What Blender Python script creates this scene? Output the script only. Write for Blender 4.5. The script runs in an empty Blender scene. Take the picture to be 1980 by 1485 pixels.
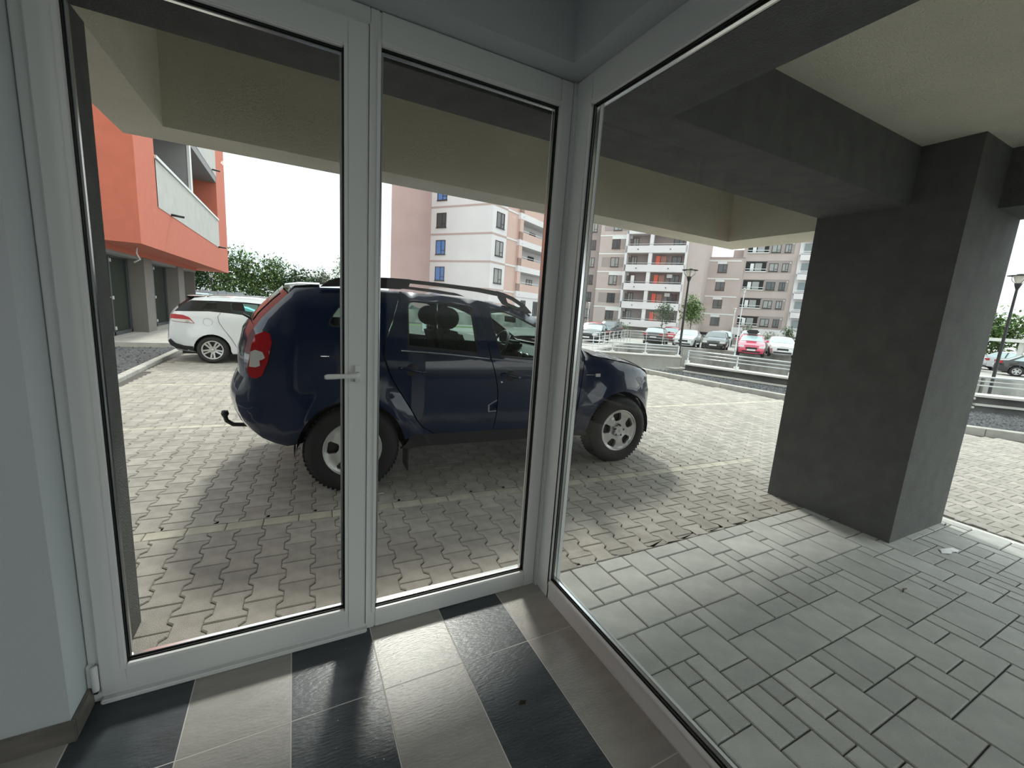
import bpy, bmesh, math, random
from math import sin, cos, pi, radians, sqrt, hypot, atan2
from mathutils import Vector, Matrix
from mathutils.geometry import delaunay_2d_cdt
random.seed(7)
S = bpy.context.scene
COL = S.collection

# ------------------------------------------------------------------ camera, world, sun, exposure
F_PX, YAW, PITCH, ROLL = 816.03, radians(27.6), radians(9.912), radians(3.8666)
CAM_H = 1.39
cam = bpy.data.cameras.new('camera'); cam_o = bpy.data.objects.new('camera', cam); COL.objects.link(cam_o)
cam.sensor_width = 36.0; cam.lens = F_PX / 1980 * 36.0; cam.clip_start = 0.02; cam.clip_end = 600
fw = Vector((sin(YAW) * cos(PITCH), cos(YAW) * cos(PITCH), -sin(PITCH)))
rt = Vector((cos(YAW), -sin(YAW), 0)); up = rt.cross(fw)
r2 = cos(ROLL) * rt + sin(ROLL) * up; u2 = -sin(ROLL) * rt + cos(ROLL) * up
cam_o.matrix_world = Matrix(((r2.x, u2.x, -fw.x, 0), (r2.y, u2.y, -fw.y, 0), (r2.z, u2.z, -fw.z, CAM_H), (0, 0, 0, 1)))
S.camera = cam_o
S.view_settings.view_transform = 'Standard'; S.view_settings.look = 'None'
S.view_settings.exposure = 0.8; S.view_settings.gamma = 1.0; S.view_settings.use_curve_mapping = False

W = bpy.data.worlds.new('sky'); S.world = W; W.use_nodes = True
wn, wl = W.node_tree.nodes, W.node_tree.links
for n in list(wn): wn.remove(n)
tc = wn.new('ShaderNodeTexCoord'); mp = wn.new('ShaderNodeMapping'); mp.inputs['Scale'].default_value = (1.3, 1.3, 4.0)
no = wn.new('ShaderNodeTexNoise'); no.inputs['Scale'].default_value = 2.2; no.inputs['Detail'].default_value = 6; no.inputs['Roughness'].default_value = .55
cr = wn.new('ShaderNodeValToRGB')
cr.color_ramp.elements[0].position = .38; cr.color_ramp.elements[0].color = (.72, .87, .93, 1)
cr.color_ramp.elements[1].position = .60; cr.color_ramp.elements[1].color = (1.0, 1.0, .985, 1)
bg = wn.new('ShaderNodeBackground'); bg.inputs['Strength'].default_value = 1.2
wo = wn.new('ShaderNodeOutputWorld')
wl.new(tc.outputs['Generated'], mp.inputs['Vector']); wl.new(mp.outputs['Vector'], no.inputs['Vector'])
wl.new(no.outputs['Fac'], cr.inputs['Fac']); wl.new(cr.outputs['Color'], bg.inputs['Color']); wl.new(bg.outputs[0], wo.inputs[0])

sun = bpy.data.lights.new('sun', 'SUN'); sun.energy = 1.45; sun.angle = radians(7); sun.color = (1.0, .965, .90)
sun_o = bpy.data.objects.new('sun', sun); COL.objects.link(sun_o)
to_sun = Vector((.25, .906, 1.0)).normalized()
sun_o.rotation_euler = to_sun.to_track_quat('Z', 'Y').to_euler(); sun_o.location = to_sun * 40

# ------------------------------------------------------------------ materials
MATS = {}
def mat(name, col, rough=.6, metal=0.0, var=0.0, vscale=6.0, bump=0.0, bscale=120.0, col2=None, coat=0.0, cior=1.5,
        rnd=0.0, spec=.5, stretch=None, emit=0, detail=4):
    if name in MATS: return MATS[name]
    m = bpy.data.materials.new(name); m.use_nodes = True; N, L = m.node_tree.nodes, m.node_tree.links
    b = N['Principled BSDF']; b.inputs['Roughness'].default_value = rough; b.inputs['Metallic'].default_value = metal
    b.inputs['Base Color'].default_value = (*col, 1); b.inputs['Specular IOR Level'].default_value = spec
    b.inputs['Coat Weight'].default_value = coat; b.inputs['Coat Roughness'].default_value = .03; b.inputs['Coat IOR'].default_value = cior
    if emit: b.inputs['Emission Color'].default_value = (*col, 1); b.inputs['Emission Strength'].default_value = emit
    src = None
    if var or bump:
        t = N.new('ShaderNodeTexCoord'); vec = t.outputs['Object']
        if stretch:
            mm = N.new('ShaderNodeMapping'); mm.inputs['Scale'].default_value = stretch; L.new(vec, mm.inputs[0]); vec = mm.outputs[0]
    if var:
        n = N.new('ShaderNodeTexNoise'); n.inputs['Scale'].default_value = vscale; n.inputs['Detail'].default_value = detail
        L.new(vec, n.inputs['Vector'])
        mx = N.new('ShaderNodeMix'); mx.data_type = 'RGBA'
        r = N.new('ShaderNodeMapRange'); r.inputs[1].default_value = .3; r.inputs[2].default_value = .7; L.new(n.outputs['Fac'], r.inputs[0])
        L.new(r.outputs[0], mx.inputs[0])
        c2 = col2 or tuple(min(1, c * (1 + var)) for c in col); c1 = col if col2 else tuple(c * (1 - var) for c in col)
        mx.inputs[6].default_value = (*c1, 1); mx.inputs[7].default_value = (*c2, 1); src = mx.outputs[2]
    if rnd:
        oi = N.new('ShaderNodeObjectInfo'); ge = N.new('ShaderNodeNewGeometry')
        ad = N.new('ShaderNodeMath'); ad.operation = 'ADD'; L.new(oi.outputs['Random'], ad.inputs[0]); L.new(ge.outputs['Random Per Island'], ad.inputs[1])
        fr = N.new('ShaderNodeMath'); fr.operation = 'FRACT'; L.new(ad.outputs[0], fr.inputs[0])
        rr = N.new('ShaderNodeMapRange'); rr.inputs[3].default_value = 1 - rnd; rr.inputs[4].default_value = 1 + rnd; L.new(fr.outputs[0], rr.inputs[0])
        vm = N.new('ShaderNodeVectorMath'); vm.operation = 'SCALE'
        if src: L.new(src, vm.inputs[0])
        else: vm.inputs[0].default_value = col
        L.new(rr.outputs[0], vm.inputs['Scale']); src = vm.outputs[0]
    if src: L.new(src, b.inputs['Base Color'])
    if bump:
        n2 = N.new('ShaderNodeTexNoise'); n2.inputs['Scale'].default_value = bscale; n2.inputs['Detail'].default_value = 3; L.new(vec, n2.inputs['Vector'])
        bp = N.new('ShaderNodeBump'); bp.inputs['Strength'].default_value = min(1, bump); bp.inputs['Distance'].default_value = .01
        L.new(n2.outputs['Fac'], bp.inputs['Height']); L.new(bp.outputs[0], b.inputs['Normal'])
    MATS[name] = m; return m

def glass_mat(name, tint, gloss=1.45, rough=0.0, base=0.0):
    m = bpy.data.materials.new(name); m.use_nodes = True; N, L = m.node_tree.nodes, m.node_tree.links
    for n in list(N): N.remove(n)
    o = N.new('ShaderNodeOutputMaterial'); t = N.new('ShaderNodeBsdfTransparent'); t.inputs[0].default_value = (*tint, 1)
    g = N.new('ShaderNodeBsdfGlossy'); g.inputs['Roughness'].default_value = rough
    lw = N.new('ShaderNodeLayerWeight'); lw.inputs[0].default_value = .5
    pw_ = N.new('ShaderNodeMath'); pw_.operation = 'POWER'; pw_.inputs[1].default_value = 5.0; L.new(lw.outputs['Facing'], pw_.inputs[0])
    f0 = ((gloss - 1) / (gloss + 1)) ** 2 + base
    ma = N.new('ShaderNodeMath'); ma.operation = 'MULTIPLY_ADD'; ma.use_clamp = True; ma.inputs[1].default_value = 1 - f0; ma.inputs[2].default_value = f0
    L.new(pw_.outputs[0], ma.inputs[0])
    mx = N.new('ShaderNodeMixShader'); L.new(ma.outputs[0], mx.inputs[0])
    L.new(t.outputs[0], mx.inputs[1]); L.new(g.outputs[0], mx.inputs[2]); L.new(mx.outputs[0], o.inputs[0])
    MATS[name] = m; return m

M_glass = glass_mat('window_glass', (.955, .97, .958), 1.24)
M_carglass = glass_mat('car_glass', (.72, .84, .80), 1.4)
M_upvc = mat('white_plastic', (.78, .80, .785), .32, spec=.5)
M_bead = mat('white_bead', (.80, .81, .80), .3)
M_gasket = mat('black_gasket', (.006, .006, .006), .5)
M_spacer = mat('spacer_metal', (.75, .76, .77), .22, metal=1.0)
M_render_d = mat('dark_render', (.135, .136, .129), .92, var=.12, vscale=9, bump=1.0, bscale=160)
M_render_c = mat('cream_render', (.84, .80, .67), .92, var=.05, vscale=3, bump=.9, bscale=110)
M_wall = mat('wall_paint', (.56, .60, .615), .75, var=.02, vscale=2, bump=.1, bscale=300)
M_ceil = mat('ceiling_paint', (.58, .61, .62), .75)
M_skirt = mat('skirting_stone', (.17, .155, .135), .45, var=.25, vscale=9, stretch=(1, 1, 3))
M_tile_l = mat('tile_light', (.37, .355, .325), .33, var=.13, vscale=5, bump=.12, bscale=40, stretch=(1, 3.5, 1), detail=9, rnd=.04)
M_tile_d = mat('tile_dark', (.052, .062, .072), .30, var=.28, vscale=5, bump=.12, bscale=40, stretch=(1, 3.5, 1), detail=9, rnd=.06)
M_grout = mat('grout', (.62, .61, .57), .8)
M_paver = mat('paver_concrete', (.395, .37, .332), .88, var=.17, vscale=9, bump=.6, bscale=200, rnd=.11, detail=12)
M_slab = mat('slab_concrete', (.50, .505, .475), .85, var=.13, vscale=7, bump=.5, bscale=240, rnd=.10, detail=8)
M_band = mat('band_concrete', (.50, .47, .39), .88, var=.12, vscale=12, bump=.5, bscale=220, rnd=.10)
M_joint = mat('joint_sand', (.10, .095, .085), .95)
M_kerb = mat('kerb_concrete', (.42, .41, .38), .85, var=.15, vscale=6, bump=.4, bscale=120, rnd=.06)
M_gravel = mat('slate_gravel', (.105, .11, .115), .85, rnd=.55)
M_gravelbed = mat('gravel_bed', (.07, .073, .078), .9, var=.3, vscale=40, bump=1, bscale=60)
M_asph = mat('asphalt_far', (.40, .39, .36), .9, var=.08, vscale=.4)
M_conc = mat('old_concrete', (.25, .245, .225), .9, var=.40, vscale=1.2, bump=.4, bscale=30, stretch=(1, 1, .5), detail=9)
M_conc_w = mat('coping_concrete', (.62, .61, .57), .8, var=.08, vscale=3)
M_conc_d = mat('dark_concrete', (.10, .10, .098), .9, var=.3, vscale=3)
M_steel = mat('rail_steel', (.62, .65, .66), .35, metal=.6)
M_whitemetal = mat('white_metal', (.70, .71, .70), .4)
M_orange = mat('orange_render', (.56, .16, .105), .85, var=.05, vscale=5, bump=.4, bscale=90)
M_greyren = mat('grey_render', (.50, .50, .48), .85, var=.06, vscale=3)
M_taupe = mat('taupe_render', (.20, .185, .17), .88, var=.06, vscale=3)
M_terrace = mat('terrace_stone', (.46, .44, .41), .8, var=.12, vscale=5)
M_darkmetal = mat('dark_frame', (.055, .06, .066), .45)
M_black = mat('black_plastic', (.016, .016, .017), .5)
M_tyre = mat('tyre_rubber', (.022, .022, .022), .8)
M_rim = mat('rim_silver', (.55, .55, .54), .33, metal=.55)
M_chrome = mat('chrome', (.8, .8, .8), .12, metal=1.0)
M_navy = mat('navy_paint', (.003, .012, .042), .3, coat=1.0, spec=.12, cior=1.46)
M_whitecar = mat('white_paint', (.66, .68, .70), .25, coat=.8)
M_red_lens = mat('red_lens', (.38, .006, .010), .2, coat=.3, spec=.2)
M_clear_lens = mat('clear_lens', (.62, .62, .60), .15, coat=1)
M_liner = mat('dark_interior', (.02, .02, .02), .8)
M_glossdark = mat('dark_glass', (.02, .025, .025), .06, spec=.8)
M_farglass = mat('far_glass', (.16, .19, .20), .08, spec=.8)
M_leaf = mat('leaf_green', (.12, .20, .06), .6, rnd=.45)
M_leaf2 = mat('leaf_dark', (.055, .11, .04), .6, rnd=.5)
M_leaf3 = mat('leaf_yellow', (.28, .36, .10), .6, rnd=.4)
M_leaf4 = mat('leaf_grey', (.24, .27, .20), .6, rnd=.35)
M_bark = mat('bark', (.12, .09, .065), .9)
M_grass = mat('grass', (.12, .19, .06), .9, var=.25, vscale=5)
M_lamp = mat('lamp_glass', (.62, .60, .52), .25)

# ------------------------------------------------------------------ helpers
def tagit(o, label=None, cat=None, group=None, kind=None):
    if label: o['label'] = label
    if cat: o['category'] = cat
    if group: o['group'] = group
    if kind: o['kind'] = kind
    return o
def thing(name, label, cat, loc=(0, 0, 0), rz=0, group=None, kind=None):
    o = bpy.data.objects.new(name, None); COL.objects.link(o); o.location = loc; o.rotation_euler = (0, 0, rz); o.empty_display_size = .2
    return tagit(o, label, cat, group, kind)
class MB:
    def __init__(s): s.v = []; s.f = []; s.sm = []
    def add(s, vs, fs, smooth=False):
        b = len(s.v); s.v += [tuple(v) for v in vs]; s.f += [tuple(b + i for i in f) for f in fs]; s.sm += [smooth] * len(fs); return s
    def box(s, x0, x1, y0, y1, z0, z1):
        v = [(x, y, z) for z in (z0, z1) for y in (y0, y1) for x in (x0, x1)]
        return s.add(v, [(0, 2, 3, 1), (4, 5, 7, 6), (0, 1, 5, 4), (2, 6, 7, 3), (0, 4, 6, 2), (1, 3, 7, 5)])
    def prism(s, poly, z0, z1):
        n = len(poly); v = [(x, y, z0) for x, y in poly] + [(x, y, z1) for x, y in poly]
        return s.add(v, [tuple(range(n - 1, -1, -1)), tuple(range(n, 2 * n))] + [(i, (i + 1) % n, n + (i + 1) % n, n + i) for i in range(n)])
    def bar(s, a, b, w, h, upv=(0, 0, 1)):           # box beam from a to b
        a, b = Vector(a), Vector(b); d = (b - a).normalized(); sd = d.cross(Vector(upv)).normalized() * (w / 2); uu = sd.cross(d).normalized() * (h / 2)
        v = [p + i * sd + j * uu for p in (a, b) for i in (-1, 1) for j in (-1, 1)]
        return s.add(v, [(0, 1, 3, 2), (4, 6, 7, 5), (0, 4, 5, 1), (2, 3, 7, 6), (0, 2, 6, 4), (1, 5, 7, 3)])
    def tube(s, pts, r, n=10, caps=True):
        pts = [Vector(p) for p in pts]; rs = r if isinstance(r, (list, tuple)) else [r] * len(pts)
        vs = []; 
        ref = Vector((0, 0, 1))
        for i, p in enumerate(pts):
            d = (pts[min(i + 1, len(pts) - 1)] - pts[max(i - 1, 0)]).normalized()
            rf = ref if abs(d.dot(ref)) < .95 else Vector((1, 0, 0))
            a = d.cross(rf).normalized(); b = d.cross(a).normalized()
            vs += [p + (a * cos(2 * pi * k / n) + b * sin(2 * pi * k / n)) * rs[i] for k in range(n)]
        fs = [(i * n + k, i * n + (k + 1) % n, (i + 1) * n + (k + 1) % n, (i + 1) * n + k) for i in range(len(pts) - 1) for k in range(n)]
        s.add(vs, fs, True)
        if caps:
            m = len(pts) - 1
            s.add(vs[:n], [tuple(range(n))]); s.add(vs[m * n:], [tuple(range(n))])
        return s
    def lathe(s, prof, c, axis='z', n=24, smooth=True):   # prof: (r, h)
        vs = []
        for r, h in prof:
            for k in range(n):
                a = 2 * pi * k / n; p = (r * cos(a), r * sin(a), h)
                if axis == 'y': p = (p[0], p[2], p[1])
                if axis == 'x': p = (p[2], p[0], p[1])
                vs.append((p[0] + c[0], p[1] + c[1], p[2] + c[2]))
        fs = [(i * n + k, i * n + (k + 1) % n, (i + 1) * n + (k + 1) % n, (i + 1) * n + k) for i in range(len(prof) - 1) for k in range(n)]
        return s.add(vs, fs, smooth)
    def build(s, name, m, parent=None, label=None, cat=None, group=None, kind=None, fix=True):
        me = bpy.data.meshes.new(name); me.from_pydata(s.v, [], s.f)
        me.polygons.foreach_set('use_smooth', s.sm)
        if fix:
            bm = bmesh.new(); bm.from_mesh(me); bmesh.ops.remove_doubles(bm, verts=bm.verts, dist=1e-5)
            bmesh.ops.recalc_face_normals(bm, faces=bm.faces); bm.to_mesh(me); bm.free()
        me.materials.append(m); me.update()
        o = bpy.data.objects.new(name, me); COL.objects.link(o)
        if parent: o.parent = parent
        return tagit(o, label, cat, group, kind)
def bevel(o, w=.003, seg=2):
    bm = bmesh.new(); bm.from_mesh(o.data)
    bmesh.ops.bevel(bm, geom=[e for e in bm.edges if len(e.link_faces) == 2 and e.calc_face_angle(0) > .6], offset=w, segments=seg, affect='EDGES')
    bm.to_mesh(o.data); bm.free(); return o
def copy_tree(o, parent=None):
    c = o.copy(); COL.objects.link(c); c.parent = parent
    for ch in list(o.children): copy_tree(ch, c)
    return c
def box(name, m, b, parent=None, **k): return MB().box(*b).build(name, m, parent, **k)

# ------------------------------------------------------------------ room shell
GY = 1.675                                   # inner face of the door frame
wall_l = thing('wall_left', 'pale grey painted wall pier left of the glass door, dark rendered outside', 'wall', kind='structure')
box('plaster', M_wall, (-3.2, -.63, 1.544, 1.69, -.05, 2.75), wall_l)
box('outer_render', M_render_d, (-3.4, -.605, 1.742, 2.10, -.10, 2.24), wall_l, label='rough dark grey outer render')
box('wall_core', M_render_d, (-3.4, -.635, 1.69, 1.742, -.10, 2.6), wall_l)
MB().box(-3.2, 1.16, 1.565, 1.745, 2.357, 2.75).build('wall_front', M_wall, label='painted wall strip above the glass door', cat='wall', kind='structure')
MB().box(.995, 1.16, -3.2, 1.565, 2.357, 2.75).build('wall_right', M_wall, label='painted wall strip above the large right window', cat='wall', kind='structure')
MB().box(-3.2, 1.16, -3.25, -3.1, -.05, 2.75).build('wall_back', M_wall, label='plain painted wall behind the viewer', cat='wall', kind='structure')
MB().box(-3.3, -3.2, -3.2, 1.6, -.05, 2.75).build('wall_side', M_wall, label='plain painted side wall far left, out of view', cat='wall', kind='structure')
MB().box(-3.25, 1.2, -3.2, 1.75, 2.62, 2.75).build('ceiling', M_ceil, label='smooth painted ceiling above the window corner', cat='ceiling', kind='structure')
for lx, ly in ((-1.9, -.6), (-.4, -1.6)):
    pl = thing('fill_lamp', 'added round fill lamp behind the viewer brightening the room, ' + ('left one' if lx < -1 else 'right one'), 'lamp', (lx, ly, 2.62))
    MB().lathe([(0, -.06), (.17, -.055), (.19, -.03), (.19, 0), (0, 0)], (0, 0, 0), 'z', 24).build('fill_disc', mat('fill_disc_white', (.8, .8, .78), .5), pl)
    ld = bpy.data.lights.new('fill_light', 'AREA'); ld.shape = 'DISK'; ld.size = .34; ld.energy = 5; ld.color = (1, .98, .95)  # unseen fill lamps, added to lift the dark interior
    lo_ = bpy.data.objects.new('fill_light', ld); COL.objects.link(lo_); lo_.parent = pl; lo_.location = (0, 0, -.08)
# skirting
bs = thing('baseboard_left', 'brown stone tile skirting round the foot of the left wall pier', 'skirting', kind='structure')
o = box('front_strip', M_skirt, (-3.2, -.619, 1.533, 1.544, .0, .072), bs); bevel(o, .002)
o = box('return_strip', M_skirt, (-.630, -.619, 1.5445, 1.672, .0, .072), bs); bevel(o, .002)

# floor
fl = thing('floor', 'striped floor of pale grey and black stone tiles', 'floor', kind='structure')
box('grout_bed', M_grout, (-3.2, 1.16, -3.1, 1.744, -.06, -.0005), fl)
xs = [-3.035, -2.735, -2.435, -2.135, -1.836, -1.537, -1.238, -.939, -.64, -.343, -.035, .265, .57, .865, 1.158]
ys = [1.744, 1.348, .7415, .135, -.47, -1.08, -1.69, -2.3, -2.9]
tilemesh = {}
for i in range(len(xs) - 1):
    for j in range(len(ys) - 1):
        if j > 4 and i < 6: continue
        dark = (i % 2 == 0) and i >= 2
        if i == 13: dark = False
        m = M_tile_d if dark else M_tile_l
        x0, x1, y1, y0 = xs[i] + .0016, xs[i + 1] - .0016, ys[j] - .0016, ys[j + 1] + .0016
        if i == 7 and j == 0: y1 = 1.534
        key = (round(x1 - x0, 3), round(y1 - y0, 3), dark)
        if key not in tilemesh:
            mb = MB(); w, d, c = (x1 - x0), (y1 - y0), .0008
            v = [(0, 0, -.01), (w, 0, -.01), (w, d, -.01), (0, d, -.01), (0, 0, -c), (w, 0, -c), (w, d, -c), (0, d, -c), (c, c, 0), (w - c, c, 0), (w - c, d - c, 0), (c, d - c, 0)]
            mb.add(v, [(0, 1, 5, 4), (1, 2, 6, 5), (2, 3, 7, 6), (3, 0, 4, 7), (4, 5, 9, 8), (5, 6, 10, 9), (6, 7, 11, 10), (7, 4, 8, 11), (8, 9, 10, 11)])
            o = mb.build('floor_tile', m, fl); tilemesh[key] = o.data
        else:
            o = bpy.data.objects.new('floor_tile', tilemesh[key]); COL.objects.link(o); o.parent = fl
        o.location = (x0, y0, 0)
mb = MB()
rc = random.Random(3)
for _ in range(110):
    x, y, r = rc.uniform(-.7, 1.0), rc.uniform(.5, 1.6), rc.choice([.0008, .0009, .0012, .002])
    mb.add([(x - r, y - r, .0003), (x + r, y - r * .6, .0003), (x + r * .7, y + r, .0003), (x - r * .4, y + r, .0003), (x, y, .0003 + r)],
           [(0, 1, 4), (1, 2, 4), (2, 3, 4), (3, 0, 4), (0, 1, 2, 3)])
mb.build('plaster_crumbs', mat('crumbs', (.75, .73, .68), .9), label='tiny white plaster crumbs scattered on the tiled floor', cat='debris', kind='stuff')
MB().add([(.690, 1.100, .001), (.712, 1.094, .001), (.722, 1.103, .004), (.704, 1.112, .003), (.715, 1.098, .007)], [(0, 1, 4), (1, 2, 4), (2, 3, 4), (3, 0, 4), (0, 1, 2, 3)]).build(
    'dead_leaf', mat('leaf_brown', (.03, .02, .015), .9), label='small shrivelled leaf bit on the black tile stripe', cat='leaf')

# ------------------------------------------------------------------ windows and door frames
def ring(mb, a0, a1, z0, z1, wa, wz0, wz1, d0, d1, plane):      # rectangular ring; opening inset wa, wz0 (bottom), wz1 (top)
    def B(p0, p1, q0, q1):
        if plane == 'y': mb.box(p0, p1, d0, d1, q0, q1)
        else: mb.box(d0, d1, p0, p1, q0, q1)
    B(a0, a0 + wa, z0, z1); B(a1 - wa, a1, z0, z1); B(a0 + wa, a1 - wa, z0, z0 + wz0); B(a0 + wa, a1 - wa, z1 - wz1, z1)
def glazing(parent, a0, a1, z0, z1, base, plane, sgn, bead=True):
    # a0..z1: visible glass opening, base: depth coordinate of the room-side frame face, sgn: direction outwards
    def D(x): return base + sgn * x
    def rg(nm, out, inn, d0, d1, m, p):
        mb = MB(); lo, hi = sorted((D(d0), D(d1)))
        ring(mb, a0 - out, a1 + out, z0 - out, z1 + out, out - inn, out - inn, out - inn, lo, hi, plane); return mb.build(nm, m, p)
    b = rg('glazing_bead', .016, 0, -.002, .018, M_bead, parent); bevel(b, .004, 2)
    rg('gasket', .004, -.0045, .016, .0195, M_gasket, b)
    lo, hi = sorted((D(.020), D(.0235)))
    c = (a0, a1, lo, hi, z0, z1) if plane == 'y' else (lo, hi, a0, a1, z0, z1)
    p = box('pane', M_glass, c, parent)
    rg('spacer', .004, -.0115, .0245, .0375, M_spacer, p)
    rg('seal', .004, -.0065, .0385, .044, M_gasket, p)
    lo, hi = sorted((D(.0445), D(.048)))
    return b
d1 = thing('door_1', 'white plastic framed glass door leaf with white lever handle, hinged on the left', 'door', kind='structure')
mb = MB(); ring(mb, -.598, .243, .035, 2.295, .066, .085, .085, 1.660, 1.725, 'y'); o = mb.build('sash', M_upvc, d1); bevel(o, .004, 2)
glazing(d1, -.529, .163, .127, 2.203, 1.660, 'y', 1)
mb = MB(); mb.box(-.5335, .1675, 1.700, 1.7005, .12, 2.2)
w1 = thing('window_1', 'narrow fixed white plastic framed window between door and corner', 'window', kind='structure')
mb = MB(); mb.box(-.628, -.6005, 1.675, 1.745, 0, 2.355); mb.box(-.6005, .25, 1.675, 1.745, 0, .033); mb.box(-.6005, .25, 1.675, 1.745, 2.297, 2.355)
o = mb.build('door_frame', M_upvc, d1); bevel(o, .003, 2)
mb = MB(); mb.box(-.6, .25, 1.728, 1.745, .033, .06); mb.box(-.6, -.575, 1.728, 1.745, .06, 2.297); mb.build('frame_stop', M_upvc, d1)
o = box('threshold_lip', M_upvc, (-.6, .25, 1.652, 1.676, 0, .016), d1); bevel(o, .004, 2)
mb = MB(); mb.box(.247, .283, 1.675, 1.745, 0, 2.355); mb.box(1.016, 1.078, 1.675, 1.745, 0, 2.355); mb.box(.2831, 1.0159, 1.675, 1.745, 0, .086); mb.box(.2831, 1.0159, 1.675, 1.745, 2.251, 2.355)
o = mb.build('frame', M_upvc, w1); bevel(o, .004, 2)
glazing(w1, .284, 1.014, .087, 2.249, 1.672, 'y', 1)
o = box('overlap_strip', M_bead, (.2445, .2485, 1.657, 1.676, .035, 2.30), w1, label='bright overlap strip')
# hinge
h = thing('door_hinge', 'white barrel hinge at bottom left corner of the glass door', 'hinge'); h.parent = d1; 
for k in ('label', 'category'): del h[k]
MB().lathe([(0, .06), (.009, .06), (.0095, .065), (.0095, .145), (.009, .15), (0, .15)], (-.607, 1.655, 0), n=16).build('barrel', M_upvc, h)
box('leaf_plate', M_upvc, (-.628, -.607, 1.66, 1.676, .06, .15), h); box('pin_cap', M_black, (-.612, -.602, 1.650, 1.66, .050, .060), h)
# handle
hd = thing('door_handle', None, None); hd.parent = d1
o = box('rosette', M_bead, (.196, .222, 1.646, 1.660, 1.085, 1.150), hd); bevel(o, .004, 3)
mb = MB(); mb.tube([(.209, 1.647, 1.117), (.209, 1.622, 1.117)], .009, 14)
prof = [(.212, .010), (.200, .0105), (.180, .009), (.150, .0085), (.120, .0095), (.100, .0095), (.092, .006)]
vs = []; n = 14
for x, rz in prof:
    for k in range(n): vs.append((x, 1.616 + .006 * cos(2 * pi * k / n), 1.115 - (.212 - x) * .03 + rz * sin(2 * pi * k / n)))
mb.add(vs, [(i * n + k, i * n + (k + 1) % n, (i + 1) * n + (k + 1) % n, (i + 1) * n + k) for i in range(len(prof) - 1) for k in range(n)], True)
mb.add(vs[:n], [tuple(range(n))]); mb.add(vs[-n:], [tuple(range(n))]); mb.build('lever', M_bead, hd)
# big right window
w2 = thing('window_2', 'large fixed white plastic framed window running toward the viewer on the right', 'window', kind='structure')
mb = MB(); ring(mb, -2.9, 1.672, 0, 2.355, .113, .088, .118, 1.091, 1.158, 'x'); o = mb.build('frame', M_upvc, w2); bevel(o, .004, 2)
glazing(w2, -2.78, 1.558, .092, 2.233, 1.089, 'x', 1)
box('corner_post', M_upvc, (1.079, 1.158, 1.673, 1.745, 0, 2.355), label='white corner post joining the two windows', cat='post', kind='structure')['label'] 
bpy.data.objects['corner_post'].name = 'trim_1'
o = MB().box(1.081, 1.0905, 1.660, 1.6745, 0, 2.30).build('trim_2', M_upvc, label='thin white cover bead in the corner between the windows', cat='trim', kind='structure')

# ------------------------------------------------------------------ canopy, beams, pillar
cn = thing('canopy', 'deep overhang of the building with dark rendered beams and cream rendered soffit', 'canopy', kind='structure')
box('door_beam', M_render_d, (-3.4, 4.04, 1.46, 2.0, 2.242, 3.3), cn, label='dark grey rendered beam').data.name
bpy.data.objects.remove(bpy.data.objects['door_beam'])
mb = MB(); mb.box(-3.4, 1.16, 1.746, 2.0, 2.24, 3.3); mb.box(1.16, 4.04, 1.46, 2.0, 2.24, 3.3); mb.build('front_beam', M_render_d, cn)
box('window_beam', M_render_d, (1.162, 1.444, -6, 1.46, 2.24, 3.3), cn)
box('outer_beam', M_render_d, (4.04, 4.5, -6, 2.03, 2.24, 3.3), cn)
box('soffit', M_render_c, (1.444, 4.04, -6, 1.46, 2.60, 2.75), cn, label='cream textured soffit')
mb = MB(); mb.box(4.04, 4.5, 2.03, 3.38, 2.24, 3.55); mb.box(-.85, 4.04, 3.10, 3.38, 2.24, 3.55); mb.box(-.85, -.61, 2.0, 3.10, 2.24, 3.55)
mb.build('cream_fascia', M_render_c, cn, label='cream rendered hanging edge beam')
box('recess_ceiling', M_render_c, (-.85, 4.5, 2.0, 3.38, 3.45, 3.55), cn)
box('upper_storeys', M_render_c, (-9, 4.5, -3.3, 3.38, 3.55, 14), cn)
box('base_wall', M_render_d, (1.10, 1.162, -6, -2.9, -.1, 2.4), cn)
pil = box('pillar', M_render_d, (3.62, 4.47, 1.165, 2.02, -.08, 2.61), label='square dark grey rendered pillar outside the right window', cat='pillar', kind='structure')

# ------------------------------------------------------------------ generic 2D region mesher
def resample(poly, step):
    out = []
    for i in range(len(poly)):
        a, b = poly[i], poly[(i + 1) % len(poly)]; L = hypot(b[0] - a[0], b[1] - a[1]); n = max(1, int(L / step + .5))
        out += [(a[0] + (b[0] - a[0]) * k / n, a[1] + (b[1] - a[1]) * k / n) for k in range(n)]
    return out
def inside(p, poly):
    c = False; x, y = p; j = len(poly) - 1
    for i in range(len(poly)):
        xi, yi = poly[i]; xj, yj = poly[j]
        if (yi > y) != (yj > y) and x < (xj - xi) * (y - yi) / (yj - yi) + xi: c = not c
        j = i
    return c
def dist_line(p, segs):
    best = 1e9
    for (ax, ay), (bx, by) in segs:
        dx, dy = bx - ax, by - ay; L = dx * dx + dy * dy
        t = max(0, min(1, ((p[0] - ax) * dx + (p[1] - ay) * dy) / L)) if L else 0
        d = (p[0] - ax - t * dx) ** 2 + (p[1] - ay - t * dy) ** 2
        if d < best: best = d
    return sqrt(best)
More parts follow.
